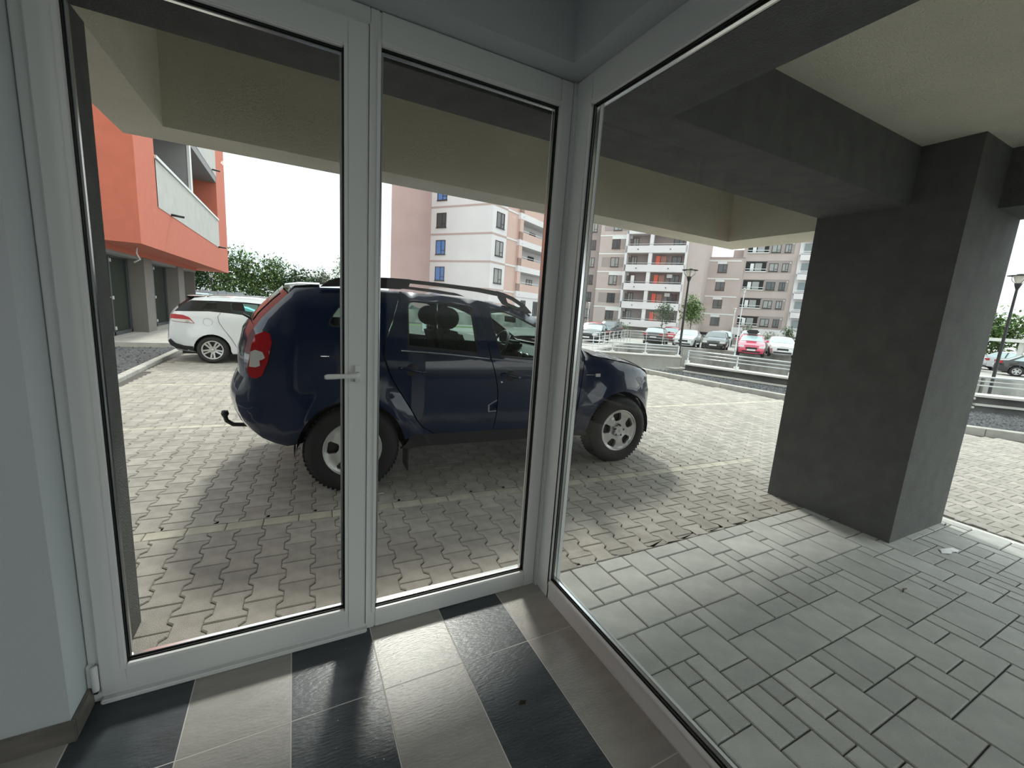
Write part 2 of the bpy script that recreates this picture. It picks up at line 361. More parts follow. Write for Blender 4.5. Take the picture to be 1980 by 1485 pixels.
def region(poly, holes=(), step=.08):
    """triangulate polygon with holes; returns 2D verts, tris, boundary loops"""
    P = resample(poly, step); H = [resample(h, step) for h in holes]
    vs = list(P); es = [(i, (i + 1) % len(P)) for i in range(len(P))]; loops = [list(range(len(P)))]
    for h_ in H:
        b = len(vs); vs += h_; es += [(b + i, b + (i + 1) % len(h_)) for i in range(len(h_))]; loops.append(list(range(b, b + len(h_))))
    segs = [(vs[a], vs[b]) for a, b in es]
    x0, x1 = min(p[0] for p in P), max(p[0] for p in P); y0, y1 = min(p[1] for p in P), max(p[1] for p in P)
    nx, ny = int((x1 - x0) / step), int((y1 - y0) / step)
    for i in range(1, nx + 1):
        for j in range(1, ny + 1):
            q = (x0 + i * step + .001 * (j % 2), y0 + j * step)
            if inside(q, P) and not any(inside(q, h_) for h_ in H) and dist_line(q, segs) > step * .45: vs.append(q)
    r = delaunay_2d_cdt([Vector(v) for v in vs], es, [], 0, 1e-6)
    V = [(v.x, v.y) for v in r[0]]; T = []
    for f in r[2]:
        c = (sum(V[i][0] for i in f) / 3, sum(V[i][1] for i in f) / 3)
        if inside(c, P) and not any(inside(c, h_) for h_ in H): T.append(tuple(f))
    om = {}
    for ni, ol in enumerate(r[3]):
        for o_ in ol: om[o_] = ni
    return V, T, [[om.get(i, i) for i in l] for l in loops]

# ------------------------------------------------------------------ paving
LOT_ROT = -.045
def lot(x, y):                                   # rotate pattern coordinates about (0, 2.0)
    c, s = cos(LOT_ROT), sin(LOT_ROT); return (x * c - (y - 2.0) * s, 2.0 + x * s + (y - 2.0) * c)
KERB_R = [(8.3, 34), (8.32, 8.2), (8.55, 6.2), (8.78, 4.9), (9.1, 2.6), (9.64, 1.85), (10.7, .8), (13.5, -2.0), (16, -5)]
def kerb_x(y):
    for (xa, ya), (xb, yb) in zip(KERB_R, KERB_R[1:]):
        if yb <= y <= ya: return xa + (xb - xa) * (y - ya) / (yb - ya)
    return 8.3
pk = thing('paving_lot', 'car park paving of interlocking bone shaped concrete blocks with pale dividing bands', 'paving', kind='structure')
MB().add([(-2.33, -14, -.032), (30, -14, -.032), (16, -5, -.032), (13.5, -2, -.032), (10.7, .8, -.032), (9.64, 1.85, -.032), (9.1, 2.6, -.032), (8.78, 4.9, -.032), (8.32, 8.2, -.032), (8.3, 34, -.032), (-2.33, 34, -.032)],
         [tuple(range(11))]).build('joint_bed', M_joint, pk)
def paver_shape(g=.0018):
    a, b, hl = .0825 - g, .0575 - g, .093 - g          # half widths wide end / waist, half length
    pts = [(-a, -hl), (a, -hl), (a, -.062), (b, -.040), (b, .040), (a, .062), (a, hl), (-a, hl), (-a, .062), (-b, .040), (-b, -.040), (-a, -.062)]
    return pts
def slabmesh(mb, pts, M, z=-.02, ch=.0045, h=.014):
    n = len(pts); cx = sum(p[0] for p in pts) / n; cy = sum(p[1] for p in pts) / n
    ins = []
    for i in range(n):
        p0, p1, p2 = pts[i - 1], pts[i], pts[(i + 1) % n]
        e1 = Vector((p1[0] - p0[0], p1[1] - p0[1])).normalized(); e2 = Vector((p2[0] - p1[0], p2[1] - p1[1])).normalized()
        nn = Vector((-e1.y - e2.y, e1.x + e2.x)); nn = nn.normalized() * ch / max(.5, nn.normalized().dot(Vector((-e1.y, e1.x))))
        ins.append((p1[0] + nn.x, p1[1] + nn.y))
    v = [(*M(*p), z - h) for p in pts] + [(*M(*p), z - ch) for p in pts] + [(*M(*p), z) for p in ins]
    f = [(i, (i + 1) % n, n + (i + 1) % n, n + i) for i in range(n)] + [(n + i, n + (i + 1) % n, 2 * n + (i + 1) % n, 2 * n + i) for i in range(n)]
    f += [tuple(range(2 * n, 3 * n))]
    mb.add(v, f)
BANDS = [2.845, 5.20, 7.60, 9.92]                    # y of the dividing bands at x = 0 in pattern coordinates
PS = paver_shape()
cand = []
DX, DY = .1375, .1855
for i in range(-18, 78):
    for j in range(-16, 56):
        x = -.017 + i * DX; y = 2.3405 - 2.0 + 2.0 + DY / 2 + j * DY + (DY / 2 if i % 2 else 0)
        X, Y = lot(x, y)
        if X < -2.18 or X > kerb_x(Y) - .12: continue
        if Y > 12.2 or Y < -2.6: continue
        if Y < 1.645 and X < 4.64: continue
        if X < .1 and Y < 1.87: continue
        if any(abs(y - b) < .145 and not (b < 3 and X > 4.3) for b in BANDS): cut = True
        else: cut = False
        # visible part only
        cand.append((X, Y, x, y, cut))
def cam_rank(X, Y):
    d = Vector((X, Y, -CAM_H)); zf = d.dot(fw)
    if zf < .2: return 1e9
    u_, v_ = 990 + F_PX * d.dot(r2) / zf, 742.5 - F_PX * d.dot(u2) / zf
    if not (200 < u_ < 2010 and v_ < 1500): return 1e9
    if 1470 < u_ < 1850 and v_ < 1010: return 1e6
    if X < 1.16 and u_ > 1075: return 1e8
    return d.length
cand.sort(key=lambda c: cam_rank(c[0], c[1]))
cand = [c for c in cand if cam_rank(c[0], c[1]) < 1e9 or (c[0] > -1 and 1.7 < c[1] < 6)]
def cutpoly(pts, y, lo=None, hi=None):
    q = []
    for px, py in pts:
        Y = y + py
        if lo is not None: Y = max(Y, lo)
        if hi is not None: Y = min(Y, hi)
        q.append((px, Y - y))
    out = []
    for p in q:
        if not out or hypot(p[0] - out[-1][0], p[1] - out[-1][1]) > .002: out.append(p)
    return out
smesh = MB(); pmesh = None; cnt = 0
for X, Y, x, y, cut in cand:
    pts = PS
    if cut:
        b = min(BANDS, key=lambda q: abs(q - y))
        halves = [q for q in (cutpoly(PS, y, lo=b + .052), cutpoly(PS, y, hi=b - .052)) if len(q) > 3 and max(p_[1] for p_ in q) - min(p_[1] for p_ in q) > .012]
        if not halves: continue
        pts = halves[0]
        for q in halves[1:]: slabmesh(smesh, q, lambda a, b_: lot(x + a, y + b_), z=-.02, ch=.004, h=.012)
    if Y < 1.93 and X < 4.6 and X > 1.1:
        q = lot(x, y); lo_ = y + (1.734 - Y)
        pts = cutpoly(PS, y, lo=lo_)
        if len(pts) < 4 or max(p_[1] for p_ in pts) - min(p_[1] for p_ in pts) < .012: continue
    dz = random.uniform(-.0012, .0012)
    if cnt < 300 and not cut and pts is PS:
        if pmesh is None:
            t = MB(); slabmesh(t, PS, lambda a, b_: (a, b_), z=0); ob = t.build('paver', M_paver, pk, fix=False); pmesh = ob.data
        else:
            ob = bpy.data.objects.new('paver', pmesh); COL.objects.link(ob); ob.parent = pk
        ob.location = (X, Y, -.02 + dz); ob.rotation_euler = (0, 0, LOT_ROT); cnt += 1
    else:
        if Y > 7 or X > 6.5: slabmesh(smesh, pts, lambda a, b_: lot(x + a, y + b_), z=-.02 + dz, ch=.004, h=.009)
        else: slabmesh(smesh, pts, lambda a, b_: lot(x + a, y + b_), z=-.02 + dz)
smesh.build('far_pavers', M_paver, pk, kind='stuff', fix=False)
for b in BANDS:
    for k in range(-14, 52):
        x0 = -.034 + k * .198; X, Y = lot(x0 + .1, b)
        if X < -2.1 or X > kerb_x(Y) - .15: continue
        if b < 3 and X > 4.36: continue
        t = MB(); slabmesh(t, [(0, -.047), (.195, -.047), (.195, .047), (0, .047)], lambda a, c_: (a, c_), z=0)
        ob = t.build('band_stone', M_band, pk, fix=False); ob.location = (*lot(x0, b), -.0195); ob.rotation_euler = (0, 0, LOT_ROT)
# rectangular slabs outside the right window
ep = thing('entrance_paving', 'grey rectangular concrete slab paving under the canopy by the pillar', 'paving', kind='structure')
box('slab_bed', M_joint, (1.16, 4.56, -7, 1.76, -.075, -.0335), ep)
KX, KY = .0927, .1015
R = [(-1,2,4,6),(2,4,4,6),(4,7,4,6),(-3,-1,4,6),(-3,-2,2,4),(-2,0,3,4),(-2,0,1,3),(0,1,2,4),(1,3,2,4),(3,5,2,4),(5,7,1,4),(5,7,0,1),(4,5,0,2),(2,4,0,2),(0,2,1,2),(0,2,-1,1),
     (7,9,2,3),(7,9,0,2),(9,10,1,3),(10,13,1,3),(13,15,1,3),(7,8,3,5),(8,11,3,5),(11,13,3,5),(7,9,5,7),(9,10,5,7),(10,12,5,8),
     (-7,-5,10,11),(-5,-3,10,12),(-3,-1,11,13),(-5,-3,12,13),(-7,-5,11,13),(-1,2,12,13),(2,3,12,13),(-3,-1,10,11),(-1,0,10,12),(0,3,10,12),(-6,-4,8,10),(-4,-2,8,10),(-2,1,8,10),(1,3,9,10),
     (-9,-6,8,10),(-7,-5,6,8),(-5,-3,7,8),(-3,-2,6,8),(-5,-3,5,7),(-9,-7,6,8),(-9,-7,10,13),(3,5,11,13),(5,7,12,13),(5,8,10,12)]
KMIN, KMAX, LMIN, LMAX = -9, 28, -20, 13
grid = {}
ok = []
for r in R:
    cells = [(i, j) for i in range(r[0], r[1]) for j in range(r[2], r[3])]
    if any(c in grid for c in cells): continue
    for c in cells: grid[c] = 1
    ok.append(r)
rs = random.Random(11)
for j in range(LMAX - 1, LMIN - 1, -1):
    for i in range(KMIN, KMAX):
        if (i, j) in grid: continue
        opts = [(2, 2), (3, 2), (1, 2), (2, 1), (2, 2), (3, 2), (1, 1), (2, 3), (1, 1)]
        first = opts[:8]; rs.shuffle(first)
        for w_, l_ in first + [(1, 1)]:
            cells = [(i + a, j - b) for a in range(w_) for b in range(l_)]
            if all(c not in grid and c[0] < KMAX and c[1] >= LMIN for c in cells):
                for c in cells: grid[c] = 1
                ok.append((i, i + w_, j - l_ + 1, j + 1)); break
ok.sort(key=lambda r: cam_rank(2 + r[0] * KX, .41 + r[2] * KY))
sm = MB()
for n_, (k0, k1, l0, l1) in enumerate(ok):
    g = .003; x0, x1, y0, y1 = 2 + k0 * KX, 2 + k1 * KX, .41 + l0 * KY, .41 + l1 * KY
    x0 = max(x0, 1.163)
    if x1 - x0 < .03: continue
    if x0 > 3.6 and y0 > 1.15 and x1 < 4.5: continue
    pts = [(x0 + g, y0 + g), (x1 - g, y0 + g), (x1 - g, y1 - g), (x0 + g, y1 - g)]
    if n_ < 290:
        t = MB(); slabmesh(t, [(a - x0, b - y0) for a, b in pts], lambda a, b_: (a, b_), z=0, ch=.004, h=.015)
        ob = t.build('slab', M_slab, ep, fix=False); ob.location = (x0, y0, -.02 + random.uniform(-.001, .001))
    else: slabmesh(sm, pts, lambda a, b_: (a, b_), z=-.02)
sm.build('far_slabs', M_slab, ep, kind='stuff', fix=False)
# outer pavement side strip between canopy paving and open paving
box('edge_strip', M_conc_w, (4.565, 4.635, -7, 1.75, -.06, -.021), ep, label='pale mortar edge strip')

# kerbs
def kerb(name, line, h0, h1, w, L, label, zt=.07, m=M_kerb):
    k = thing(name, label, 'kerb', kind=None)
    for (xa, ya), (xb, yb) in zip(line, line[1:]):
        D = hypot(xb - xa, yb - ya); n = max(1, round(D / L)); ux, uy = (xb - xa) / D, (yb - ya) / D; nx, ny = -uy, ux
        for i in range(n):
            s0, s1 = D * i / n + .003, D * (i + 1) / n - .003
            P = [(xa + ux * s0, ya + uy * s0), (xa + ux * s1, ya + uy * s1), (xa + ux * s1 + nx * w, ya + uy * s1 + ny * w), (xa + ux * s0 + nx * w, ya + uy * s0 + ny * w)]
            ob = MB().prism(P, h0, h1).build('kerb_stone', m, k); bevel(ob, .008, 1)
    return k
kerb('kerb_line', [(-2.30, 1.8), (-2.27, 12.3)], -.1, .035, .12, .5, 'low concrete kerb between dark gravel bed and paving on the left')
kerb('kerb_line', [(8.32, 9.2), (8.32, 8.2), (8.55, 6.2), (8.78, 4.9), (9.1, 2.6)], -.1, .07, .16, 1.0, 'low concrete kerb in front of the ramp walls, mid distance')
kerb('kerb_line', [(9.1, 2.6), (9.64, 1.85), (10.7, .8), (13.5, -2.0)], -.1, .09, .16, .42, 'curved grey stone kerb beyond the pillar on the right')

# gravel beds
def gravel(name, poly, z, n, label, seed, smin=.012, smax=.03):
    g = thing(name, label, 'gravel')
    MB().prism(poly, z - .08, z).build('gravel_bed', M_gravelbed, g)
    r = random.Random(seed); mb = MB(); x0, x1 = min(p[0] for p in poly), max(p[0] for p in poly); y0, y1 = min(p[1] for p in poly), max(p[1] for p in poly); c = 0
    while c < n:
        x, y = r.uniform(x0, x1), r.uniform(y0, y1)
        if not inside((x, y), poly): continue
        c += 1; s = r.uniform(smin, smax); a = r.uniform(0, pi); ca, sa = cos(a) * s, sin(a) * s; hh = s * r.uniform(.4, 1.0)
        mb.add([(x + ca, y + sa, z), (x - sa * .8, y + ca * .8, z), (x - ca, y - sa, z), (x + sa * .8, y - ca * .8, z), (x + ca * .2, y + sa * .3, z + hh)], [(0, 1, 4), (1, 2, 4), (2, 3, 4), (3, 0, 4)])
    mb.build('gravel_stones', M_gravel, g, kind='stuff', fix=False); return g
gravel('gravel_bed', [(-6.5, 2.2), (-2.43, 2.2), (-2.40, 12.32), (-6.5, 12.32)], 0, 9000, 'bed of dark slate gravel beyond the left kerb', 1)
gravel('gravel_bed', [(8.5, 8.2), (8.74, 6.2), (8.97, 4.9), (9.28, 2.65), (9.8, 1.97), (10.85, .95), (13.6, -1.8), (15.5, -.6), (12.6, 2.6), (12.1, 3.1), (10.36, 5.76), (9.6, 8.2), (8.7, 9.0)], 0, 9000, 'dark slate gravel strip at the foot of the ramp parapet', 2, .015, .035)

# ------------------------------------------------------------------ far ground
PIT = [(7.4, 10.3), (9.8, 9.0), (9.9, 8.3), (10.6, 5.95), (12.35, 3.3), (14.5, .9), (40, 7), (36, 9.3), (32.86, 18.4), (29.94, 21.66), (27.64, 23.86), (24.9, 27), (13, 17.5), (8.6, 11.5)]
gr = thing('ground_far', 'pale asphalt and paving of the wider car park and streets', 'ground', kind='structure')
V, T, _ = region([(-140, -60), (160, -60), (160, 160), (-140, 160)], [[(-2.32, -13.9), (30, -13.9), (40, 6), (60, 10), (60, 60), (13, 60), (12, 33.9), (-2.32, 33.9)]], step=30)
MB().add([(x, y, -.06) for x, y in V], T).build('ground_plane', M_asph, gr)
V, T, _ = region([(-2.32, -13.9), (30, -13.9), (40, 6), (60, 10), (60, 60), (13, 60), (12, 33.9), (-2.32, 33.9)], [], step=30)
# lower car park level and ramp floor
MB().add([(8.6, 11.5, -.7), (13, 17.5, -.7), (24.9, 27, -.7), (27.64, 23.86, -.7), (29.94, 21.66, -.7), (32.86, 18.4, -.7), (36, 9.3, -.7), (40, 7.2, -.7), (120, 2, -.7), (120, 90, -.7), (8.6, 90, -.7)], [tuple(range(11))]).build('lower_car_park', M_asph, gr)
MB().prism([(12.7, 17.6), (24.8, 27.3), (25, 27.05), (12.9, 17.35)], -3.2, -.62).build('ramp_side_wall', M_conc, gr)
MB().prism([(8.3, 11.3), (8.6, 11.5), (12.9, 17.4), (12.7, 17.6)], -3.2, -.3).build('ramp_side_wall', M_conc, gr)
# ------------------------------------------------------------------ ramp walls, parapets and railings
def rail_run(par, P, Q, z0, z1, nb, sp, r=.014):
    P, Q = Vector((*P, 0)), Vector((*Q, 0)); d = (Q - P); L = d.length; d.normalize()
    for i in range(nb):
        z = z0 + (z1 - z0) * (i + 1) / nb
        MB().tube([P + Vector((0, 0, z)), Q + Vector((0, 0, z))], r if i < nb - 1 else r * 1.4, 6).build('rail_bar', M_steel, par)
    n = max(1, round(L / sp))
    for i in range(n + 1):
        p = P + d * (L * i / n); MB().box(p.x - .015, p.x + .015, p.y - .015, p.y + .015, z0 - .12, z1).build('rail_post', M_steel, par)
        MB().box(p.x - .045, p.x + .045, p.y - .045, p.y + .045, z0 - .16, z0 - .01).build('post_foot', M_whitemetal, par)
def walled(name, label, P, Q, base, top, th, m, coping=True, cm=M_conc_w):
    t = thing(name, label, 'wall'); P2, Q2 = Vector(P), Vector(Q); d = (Q2 - P2).normalized(); n = Vector((-d.y, d.x)) * th
    pl = [tuple(P2), tuple(Q2), tuple(Q2 + n), tuple(P2 + n)]
    MB().prism(pl, base, top).build('wall_face', m, t)
    if coping:
        e = Vector((-d.y, d.x)) * .03
        MB().prism([tuple(P2 - e), tuple(Q2 - e), tuple(Q2 + n + e), tuple(P2 + n + e)], top, top + .03).build('coping', cm, t)
    return t
wa = walled('ramp_wall', 'stained concrete ramp wall with pale coping behind the navy car bonnet', (7.3, 10.02), (9.98, 8.62), -.3, .36, .18, M_conc)
rl = thing('ramp_railing', 'galvanised railing on the stained concrete ramp wall behind the bonnet', 'railing'); rail_run(rl, (7.4, 10.06), (9.95, 8.73), .44, .68, 3, 1.0)
# lower parapet: lower ledge + recessed dark face + coping
def parapet(P, Q, label, zc, zl, rlabel):
    t = thing('ramp_parapet', label, 'parapet'); P2, Q2 = Vector(P), Vector(Q); d = (Q2 - P2).normalized(); n = Vector((-d.y, d.x))
    pr = lambda a, b: [tuple(P2 + n * a), tuple(Q2 + n * a), tuple(Q2 + n * b), tuple(P2 + n * b)]
    MB().prism(pr(.02, .5), -.3, zl - .035).build('base', M_conc_d, t)
    MB().prism(pr(-.03, .5), zl - .035, zl).build('lower_ledge', M_conc_w, t)
    MB().prism(pr(.10, .40), zl, zc - .03).build('upstand', M_conc_d, t)
    MB().prism(pr(.0, .42), zc - .03, zc + .01).build('coping', M_conc_w, t)
    r = thing('parapet_railing', rlabel, 'railing'); rail_run(r, tuple(P2 + n * .2), tuple(Q2 + n * .2), zc + .1, zc + .36, 3, 1.25)
parapet((9.65, 8.21), (10.42, 5.75), 'low dark parapet with white ledges left of the pillar', .24, .05, 'steel railing on white feet over the low parapet left of the pillar')
parapet((10.42, 5.75), (12.16, 3.14), 'low dark parapet stretch hidden mostly by the pillar', .27, .10, 'steel railing stretch mostly behind the pillar')
parapet((12.16, 3.14), (14.6, .5), 'low dark parapet with cream ledge to the right of the pillar', .33, .16, 'steel railing on the low parapet right of the pillar')
fwall = [(24.9, 27.0), (26.4, 25.2), (27.64, 23.86), (29.94, 21.66), (32.86, 18.4), (36.0, 9.3), (40, 7.2)]
lab = ['behind the far railing corner', 'in front of the dark saloon', 'in front of the silver car', 'in front of the black hatchback', 'in front of the red car', 'behind the lamp at the right edge']
for i, (a, b) in enumerate(zip(fwall, fwall[1:])):
    walled('retaining_wall', 'grey stained retaining wall stretch of the ramp, ' + lab[i], b, a, -3.2, -.62, .25, M_conc)
MB().prism(PIT, -3.4, -3.2).build('ramp_floor', M_conc, label='concrete floor of the sunken ramp between the walls', cat='ramp', kind='structure')
rr = thing('far_railing', 'light steel railing on the far side of the ramp behind the bonnet', 'railing')
rail_run(rr, (15.5, 19.8), (24.8, 27.2), -.5, .38, 4, 1.5); rail_run(rr, (25.0, 27.1), (27.6, 24.2), -.5, .38, 4, 1.5)
walled('planter_wall', 'long low concrete planter wall behind the parked dark saloon', (27.5, 37.0), (46, 28.0), -.8, .08, .3, M_conc)
walled('planter_wall', 'low concrete planter wall behind the red car with roof box', (39.5, 26.6), (52, 17.5), -.8, -.05, .3, M_conc)
# lamp plinth
box('lamp_plinth', M_conc_w, (10.02, 10.42, 8.55, 9.0, -.05, .03), label='pale concrete plinth carrying the nearest lamp post', cat='plinth')
box('plinth_block', M_conc, (9.35, 9.9, 8.25, 8.6, -.05, .09), label='small pale concrete block between lamp post and parapet', cat='block')

# ------------------------------------------------------------------ cars
class Car:
    """side silhouette in (x, z); x forward from the rear axle, z up from the ground; y = half width - inward(x, z)"""
    def __init__(s, root, sil, halfw, belt, tumble, rear_c, front_c, r=.05, step=.09, ends=(.75, 3.0), wheels=()):
        s.root, s.sil, s.hw, s.belt, s.tum, s.rc, s.fc, s.r, s.step, s.ends, s.wh = root, sil, halfw, belt, tumble, rear_c, front_c, r, step, ends, wheels
        s.segs = list(zip(sil, sil[1:]))
    def inward(s, x, z):
        i = .0
        if z > s.belt: i += (z - s.belt) * s.tum
        if z > s.belt - .10: i += .012 * min(1, (z - s.belt + .10) / .1)
        if z < .5: i += (.5 - z) * .12
        xr, a, p = s.rc; xf, b, q = s.fc
        if x < xr: i += a * ((xr - x) / (xr + s.ends[0])) ** p
        if x > xf: i += b * ((x - xf) / (s.ends[1] - xf)) ** q
        for wx, wz, wr in s.wh:
            d = hypot(x - wx, z - wz)
            if d < wr + .13: i -= .028 * min(1, (wr + .13 - d) / .05)
        d = dist_line((x, z), s.segs)
        if d < s.r: i += s.r - sqrt(max(0, s.r * s.r - (s.r - d) ** 2))
        return i
    def panel(s, name, poly, m, holes=(), off=0.0, depth=.03, sides=(-1, 1), parent=None, step=None, label=None, flat=False):
        V, T, loops = region(poly, holes, step or s.step)
        obs = []
        yy = [s.hw - s.inward(x, z) + off for x, z in V]
        for sd in sides:
            mb = MB(); mb.add([(x, sd * y, z) for (x, z), y in zip(V, yy)], T, True)
            if depth:
                for l in loops:
                    a = [V[i] for i in l]; ya = [yy[i] for i in l]; n = len(l)
                    mb.add([(p[0], sd * y, p[1]) for p, y in zip(a, ya)] + [(p[0], sd * (y - depth), p[1]) for p, y in zip(a, ya)], [(i, (i + 1) % n, n + (i + 1) % n, n + i) for i in range(n)], True)
            me = bpy.data.meshes.new(name); me.from_pydata(mb.v, [], mb.f); me.polygons.foreach_set('use_smooth', mb.sm); me.materials.append(m)
            o = bpy.data.objects.new(name, me); COL.objects.link(o); o.parent = parent or s.root
            if label: o['label'] = label
            obs.append(o)
        return obs
    def skin(s, name, path, m, bulge=.04, t0=-1.0, t1=1.0, n=14, off=0.0, parent=None, step=.1, bp=2.0, label=None):
        pts = []
        for a, b in zip(path, path[1:]):
            L = hypot(b[0] - a[0], b[1] - a[1]); k = max(1, int(L / step + .5)); pts += [(a[0] + (b[0] - a[0]) * i / k, a[1] + (b[1] - a[1]) * i / k) for i in range(k)]
        pts.append(path[-1]); vs = []
        for i, p in enumerate(pts):
            q0, q1 = pts[max(0, i - 1)], pts[min(len(pts) - 1, i + 1)]; dx, dz = q1[0] - q0[0], q1[1] - q0[1]; L = hypot(dx, dz) or 1; nx, nz = -dz / L, dx / L
            w = s.hw - s.inward(*p)
            bl = bulge(p) if callable(bulge) else bulge
            for j in range(n + 1):
                t = t0 + (t1 - t0) * j / n; e = bl * (1 - abs(t) ** bp) + off
                vs.append((p[0] + nx * e, w * t, p[1] + nz * e))
        fs = [(i * (n + 1) + j, i * (n + 1) + j + 1, (i + 1) * (n + 1) + j + 1, (i + 1) * (n + 1) + j) for i in range(len(pts) - 1) for j in range(n)]
        return MB().add(vs, fs, True).build(name, m, parent or s.root, fix=False, label=label)
def arc(cx, cz, r, a0, a1, n=10):
    return [(cx + r * cos(radians(a0 + (a1 - a0) * i / n)), cz + r * sin(radians(a0 + (a1 - a0) * i / n))) for i in range(n + 1)]
def disc_holes(kind, R):
    H = []
    if kind == 'steel':
        for k in range(5):
            a = 2 * pi * k / 5 + 1.75; c = (cos(a) * R * .66, sin(a) * R * .66)
            sh = [(-.165, -.07), (-.115, -.145), (.10, -.205), (.165, -.15), (.165, .15), (.10, .205), (-.115, .145), (-.165, .07)]
            H.append([(c[0] + (u * cos(a) - v * sin(a)) * R * 1.15, c[1] + (u * sin(a) + v * cos(a)) * R * 1.15) for u, v in sh])
    else:
        for k in range(5):
            a = 2 * pi * k / 5 + .3
            H.append([(R * q * cos(a + w), R * q * sin(a + w)) for q, w in [(.88, -.34), (.91, -.15), (.91, .15), (.88, .34), (.60, .27), (.34, .12), (.34, -.12), (.60, -.27)]])
            a += pi / 5
            H.append([(R * q * cos(a + w), R * q * sin(a + w)) for q, w in [(.88, -.085), (.88, .085), (.44, .07), (.44, -.07)]])
    return H
WHEELS = {}
def make_wheel(parent, x, y, z, R, Rr, wd, sd, kind, hero=False):
    """tyre with rim child; sd=-1 outer face toward -y"""
    key = (R, Rr, wd, kind, hero)
    if key not in WHEELS:
        n = 40 if hero else 20
        pr = [(Rr - .01, .012), (Rr + .012, .0), (Rr + .03, -.006), ((R + Rr) / 2, -.010), (R - .035, .0), (R - .012, .018), (R, .045), (R, wd - .045), (R - .012, wd - .018), (R - .035, wd), (Rr, wd)]
        t = MB().lathe(pr, (0, 0, 0), 'y', n)
        if hero:
            for k in range(60):
                a = 2 * pi * k / 60
                for s_ in (0, 1):
                    h_ = wd / 2 * s_ + .012
                    P = [((R + e) * cos(a + w), h_ + g, (R + e) * sin(a + w)) for e in (-.006, .002) for w, g in ((-.032, 0), (.032, .02), (.032, wd / 2 - .03), (-.032, wd / 2 - .05))]
                    t.add(P, [(4, 5, 6, 7), (0, 1, 5, 4), (1, 2, 6, 5), (2, 3, 7, 6), (3, 0, 4, 7)])
        t = t.build('tyre', M_tyre, parent, fix=False)
        WHEELS[key] = {'tyre': t.data}
        circ = [(Rr * cos(2 * pi * k / n), Rr * sin(2 * pi * k / n)) for k in range(n)]
        V, T, L = region(circ, disc_holes(kind, Rr) if hero or kind != 'steel' else disc_holes(kind, Rr), .03 if hero else .12)
        def dish(p):
            q = hypot(*p) / Rr
            if kind == 'steel':
                if q > .93: return .004
                if q > .84: return .004 + (.93 - q) / .09 * .02
                return .024 - .012 * sin(max(0, min(1, (q - .3) / .54)) * pi) + (.0 if q > .3 else (.3 - q) * .05)
            return .006 + (.03 * (1 - q) if q < .93 else 0)
        mb = MB(); mb.add([(a, dish((a, b)), b) for a, b in V], T, True)
        for l in L[1:]:
            nn = len(l); A = [V[i] for i in l]
            mb.add([(a, dish((a, b)), b) for a, b in A] + [(a * .985, dish((a, b)) + .025, b * .985) for a, b in A], [(i, (i + 1) % nn, nn + (i + 1) % nn, nn + i) for i in range(nn)])
        mb.lathe([(Rr + .004, .010), (Rr, .0), (Rr - .008, .0), (Rr - .012, .012)], (0, 0, 0), 'y', n)
        WHEELS[key]['rim'] = mb.build('rim', M_rim, t, fix=False).data
        mb = MB().lathe([(0, .06), (Rr * .98, .06)], (0, 0, 0), 'y', n); WHEELS[key]['brake_disc'] = mb.build('brake_disc', M_black, t, fix=False).data
        mb = MB()
        if kind == 'steel':
            st = []
            for k in range(20):
                rr_ = Rr * (.30 if k % 4 in (0, 1) else .22); st.append((rr_ * cos(2 * pi * k / 20 - .1), rr_ * sin(2 * pi * k / 20 - .1)))
            mb.add([(a, -.002, b) for a, b in st] + [(a, .02, b) for a, b in st], [tuple(range(20))] + [(i, (i + 1) % 20, 20 + (i + 1) % 20, 20 + i) for i in range(20)])
            dm = [(Rr * .10 * a, Rr * .10 * b) for a, b in ((0, 1), (.55, 0), (0, -1), (-.55, 0))]
            mb.add([(a, -.005, b) for a, b in dm] + [(a * .5, -.009, b * .5) for a, b in dm], [(0, 1, 5, 4), (1, 2, 6, 5), (2, 3, 7, 6), (3, 0, 4, 7)])
        else: mb.lathe([(0, -.002), (Rr * .12, -.002), (Rr * .14, .012), (Rr * .14, .02)], (0, 0, 0), 'y', 14)
        WHEELS[key]['hub_cap'] = mb.build('hub_cap', M_rim if kind != 'steel' else mat('cap_silver', (.62, .63, .63), .3, metal=.4), t, fix=False).data
        if kind == 'steel':
            for k in range(5):
                a = 2 * pi * k / 5 + .2; mb = MB(); mb.lathe([(0, .0), (.010, .0), (.011, .02)], (Rr * .25 * cos(a), -.004, Rr * .25 * sin(a)), 'y', 8)
                WHEELS[key]['wheel_bolt' + ' ' * k] = mb.build('wheel_bolt', M_black, t, fix=False).data
    else:
        D = WHEELS[key]; t = bpy.data.objects.new('tyre', D['tyre']); COL.objects.link(t); t.parent = parent
        for k in D:
            if k != 'tyre': c = bpy.data.objects.new(k.strip(), D[k]); COL.objects.link(c); c.parent = t
    t.location = (x, y, z); t.rotation_euler = (0, 0, 0 if sd < 0 else pi)
    return t

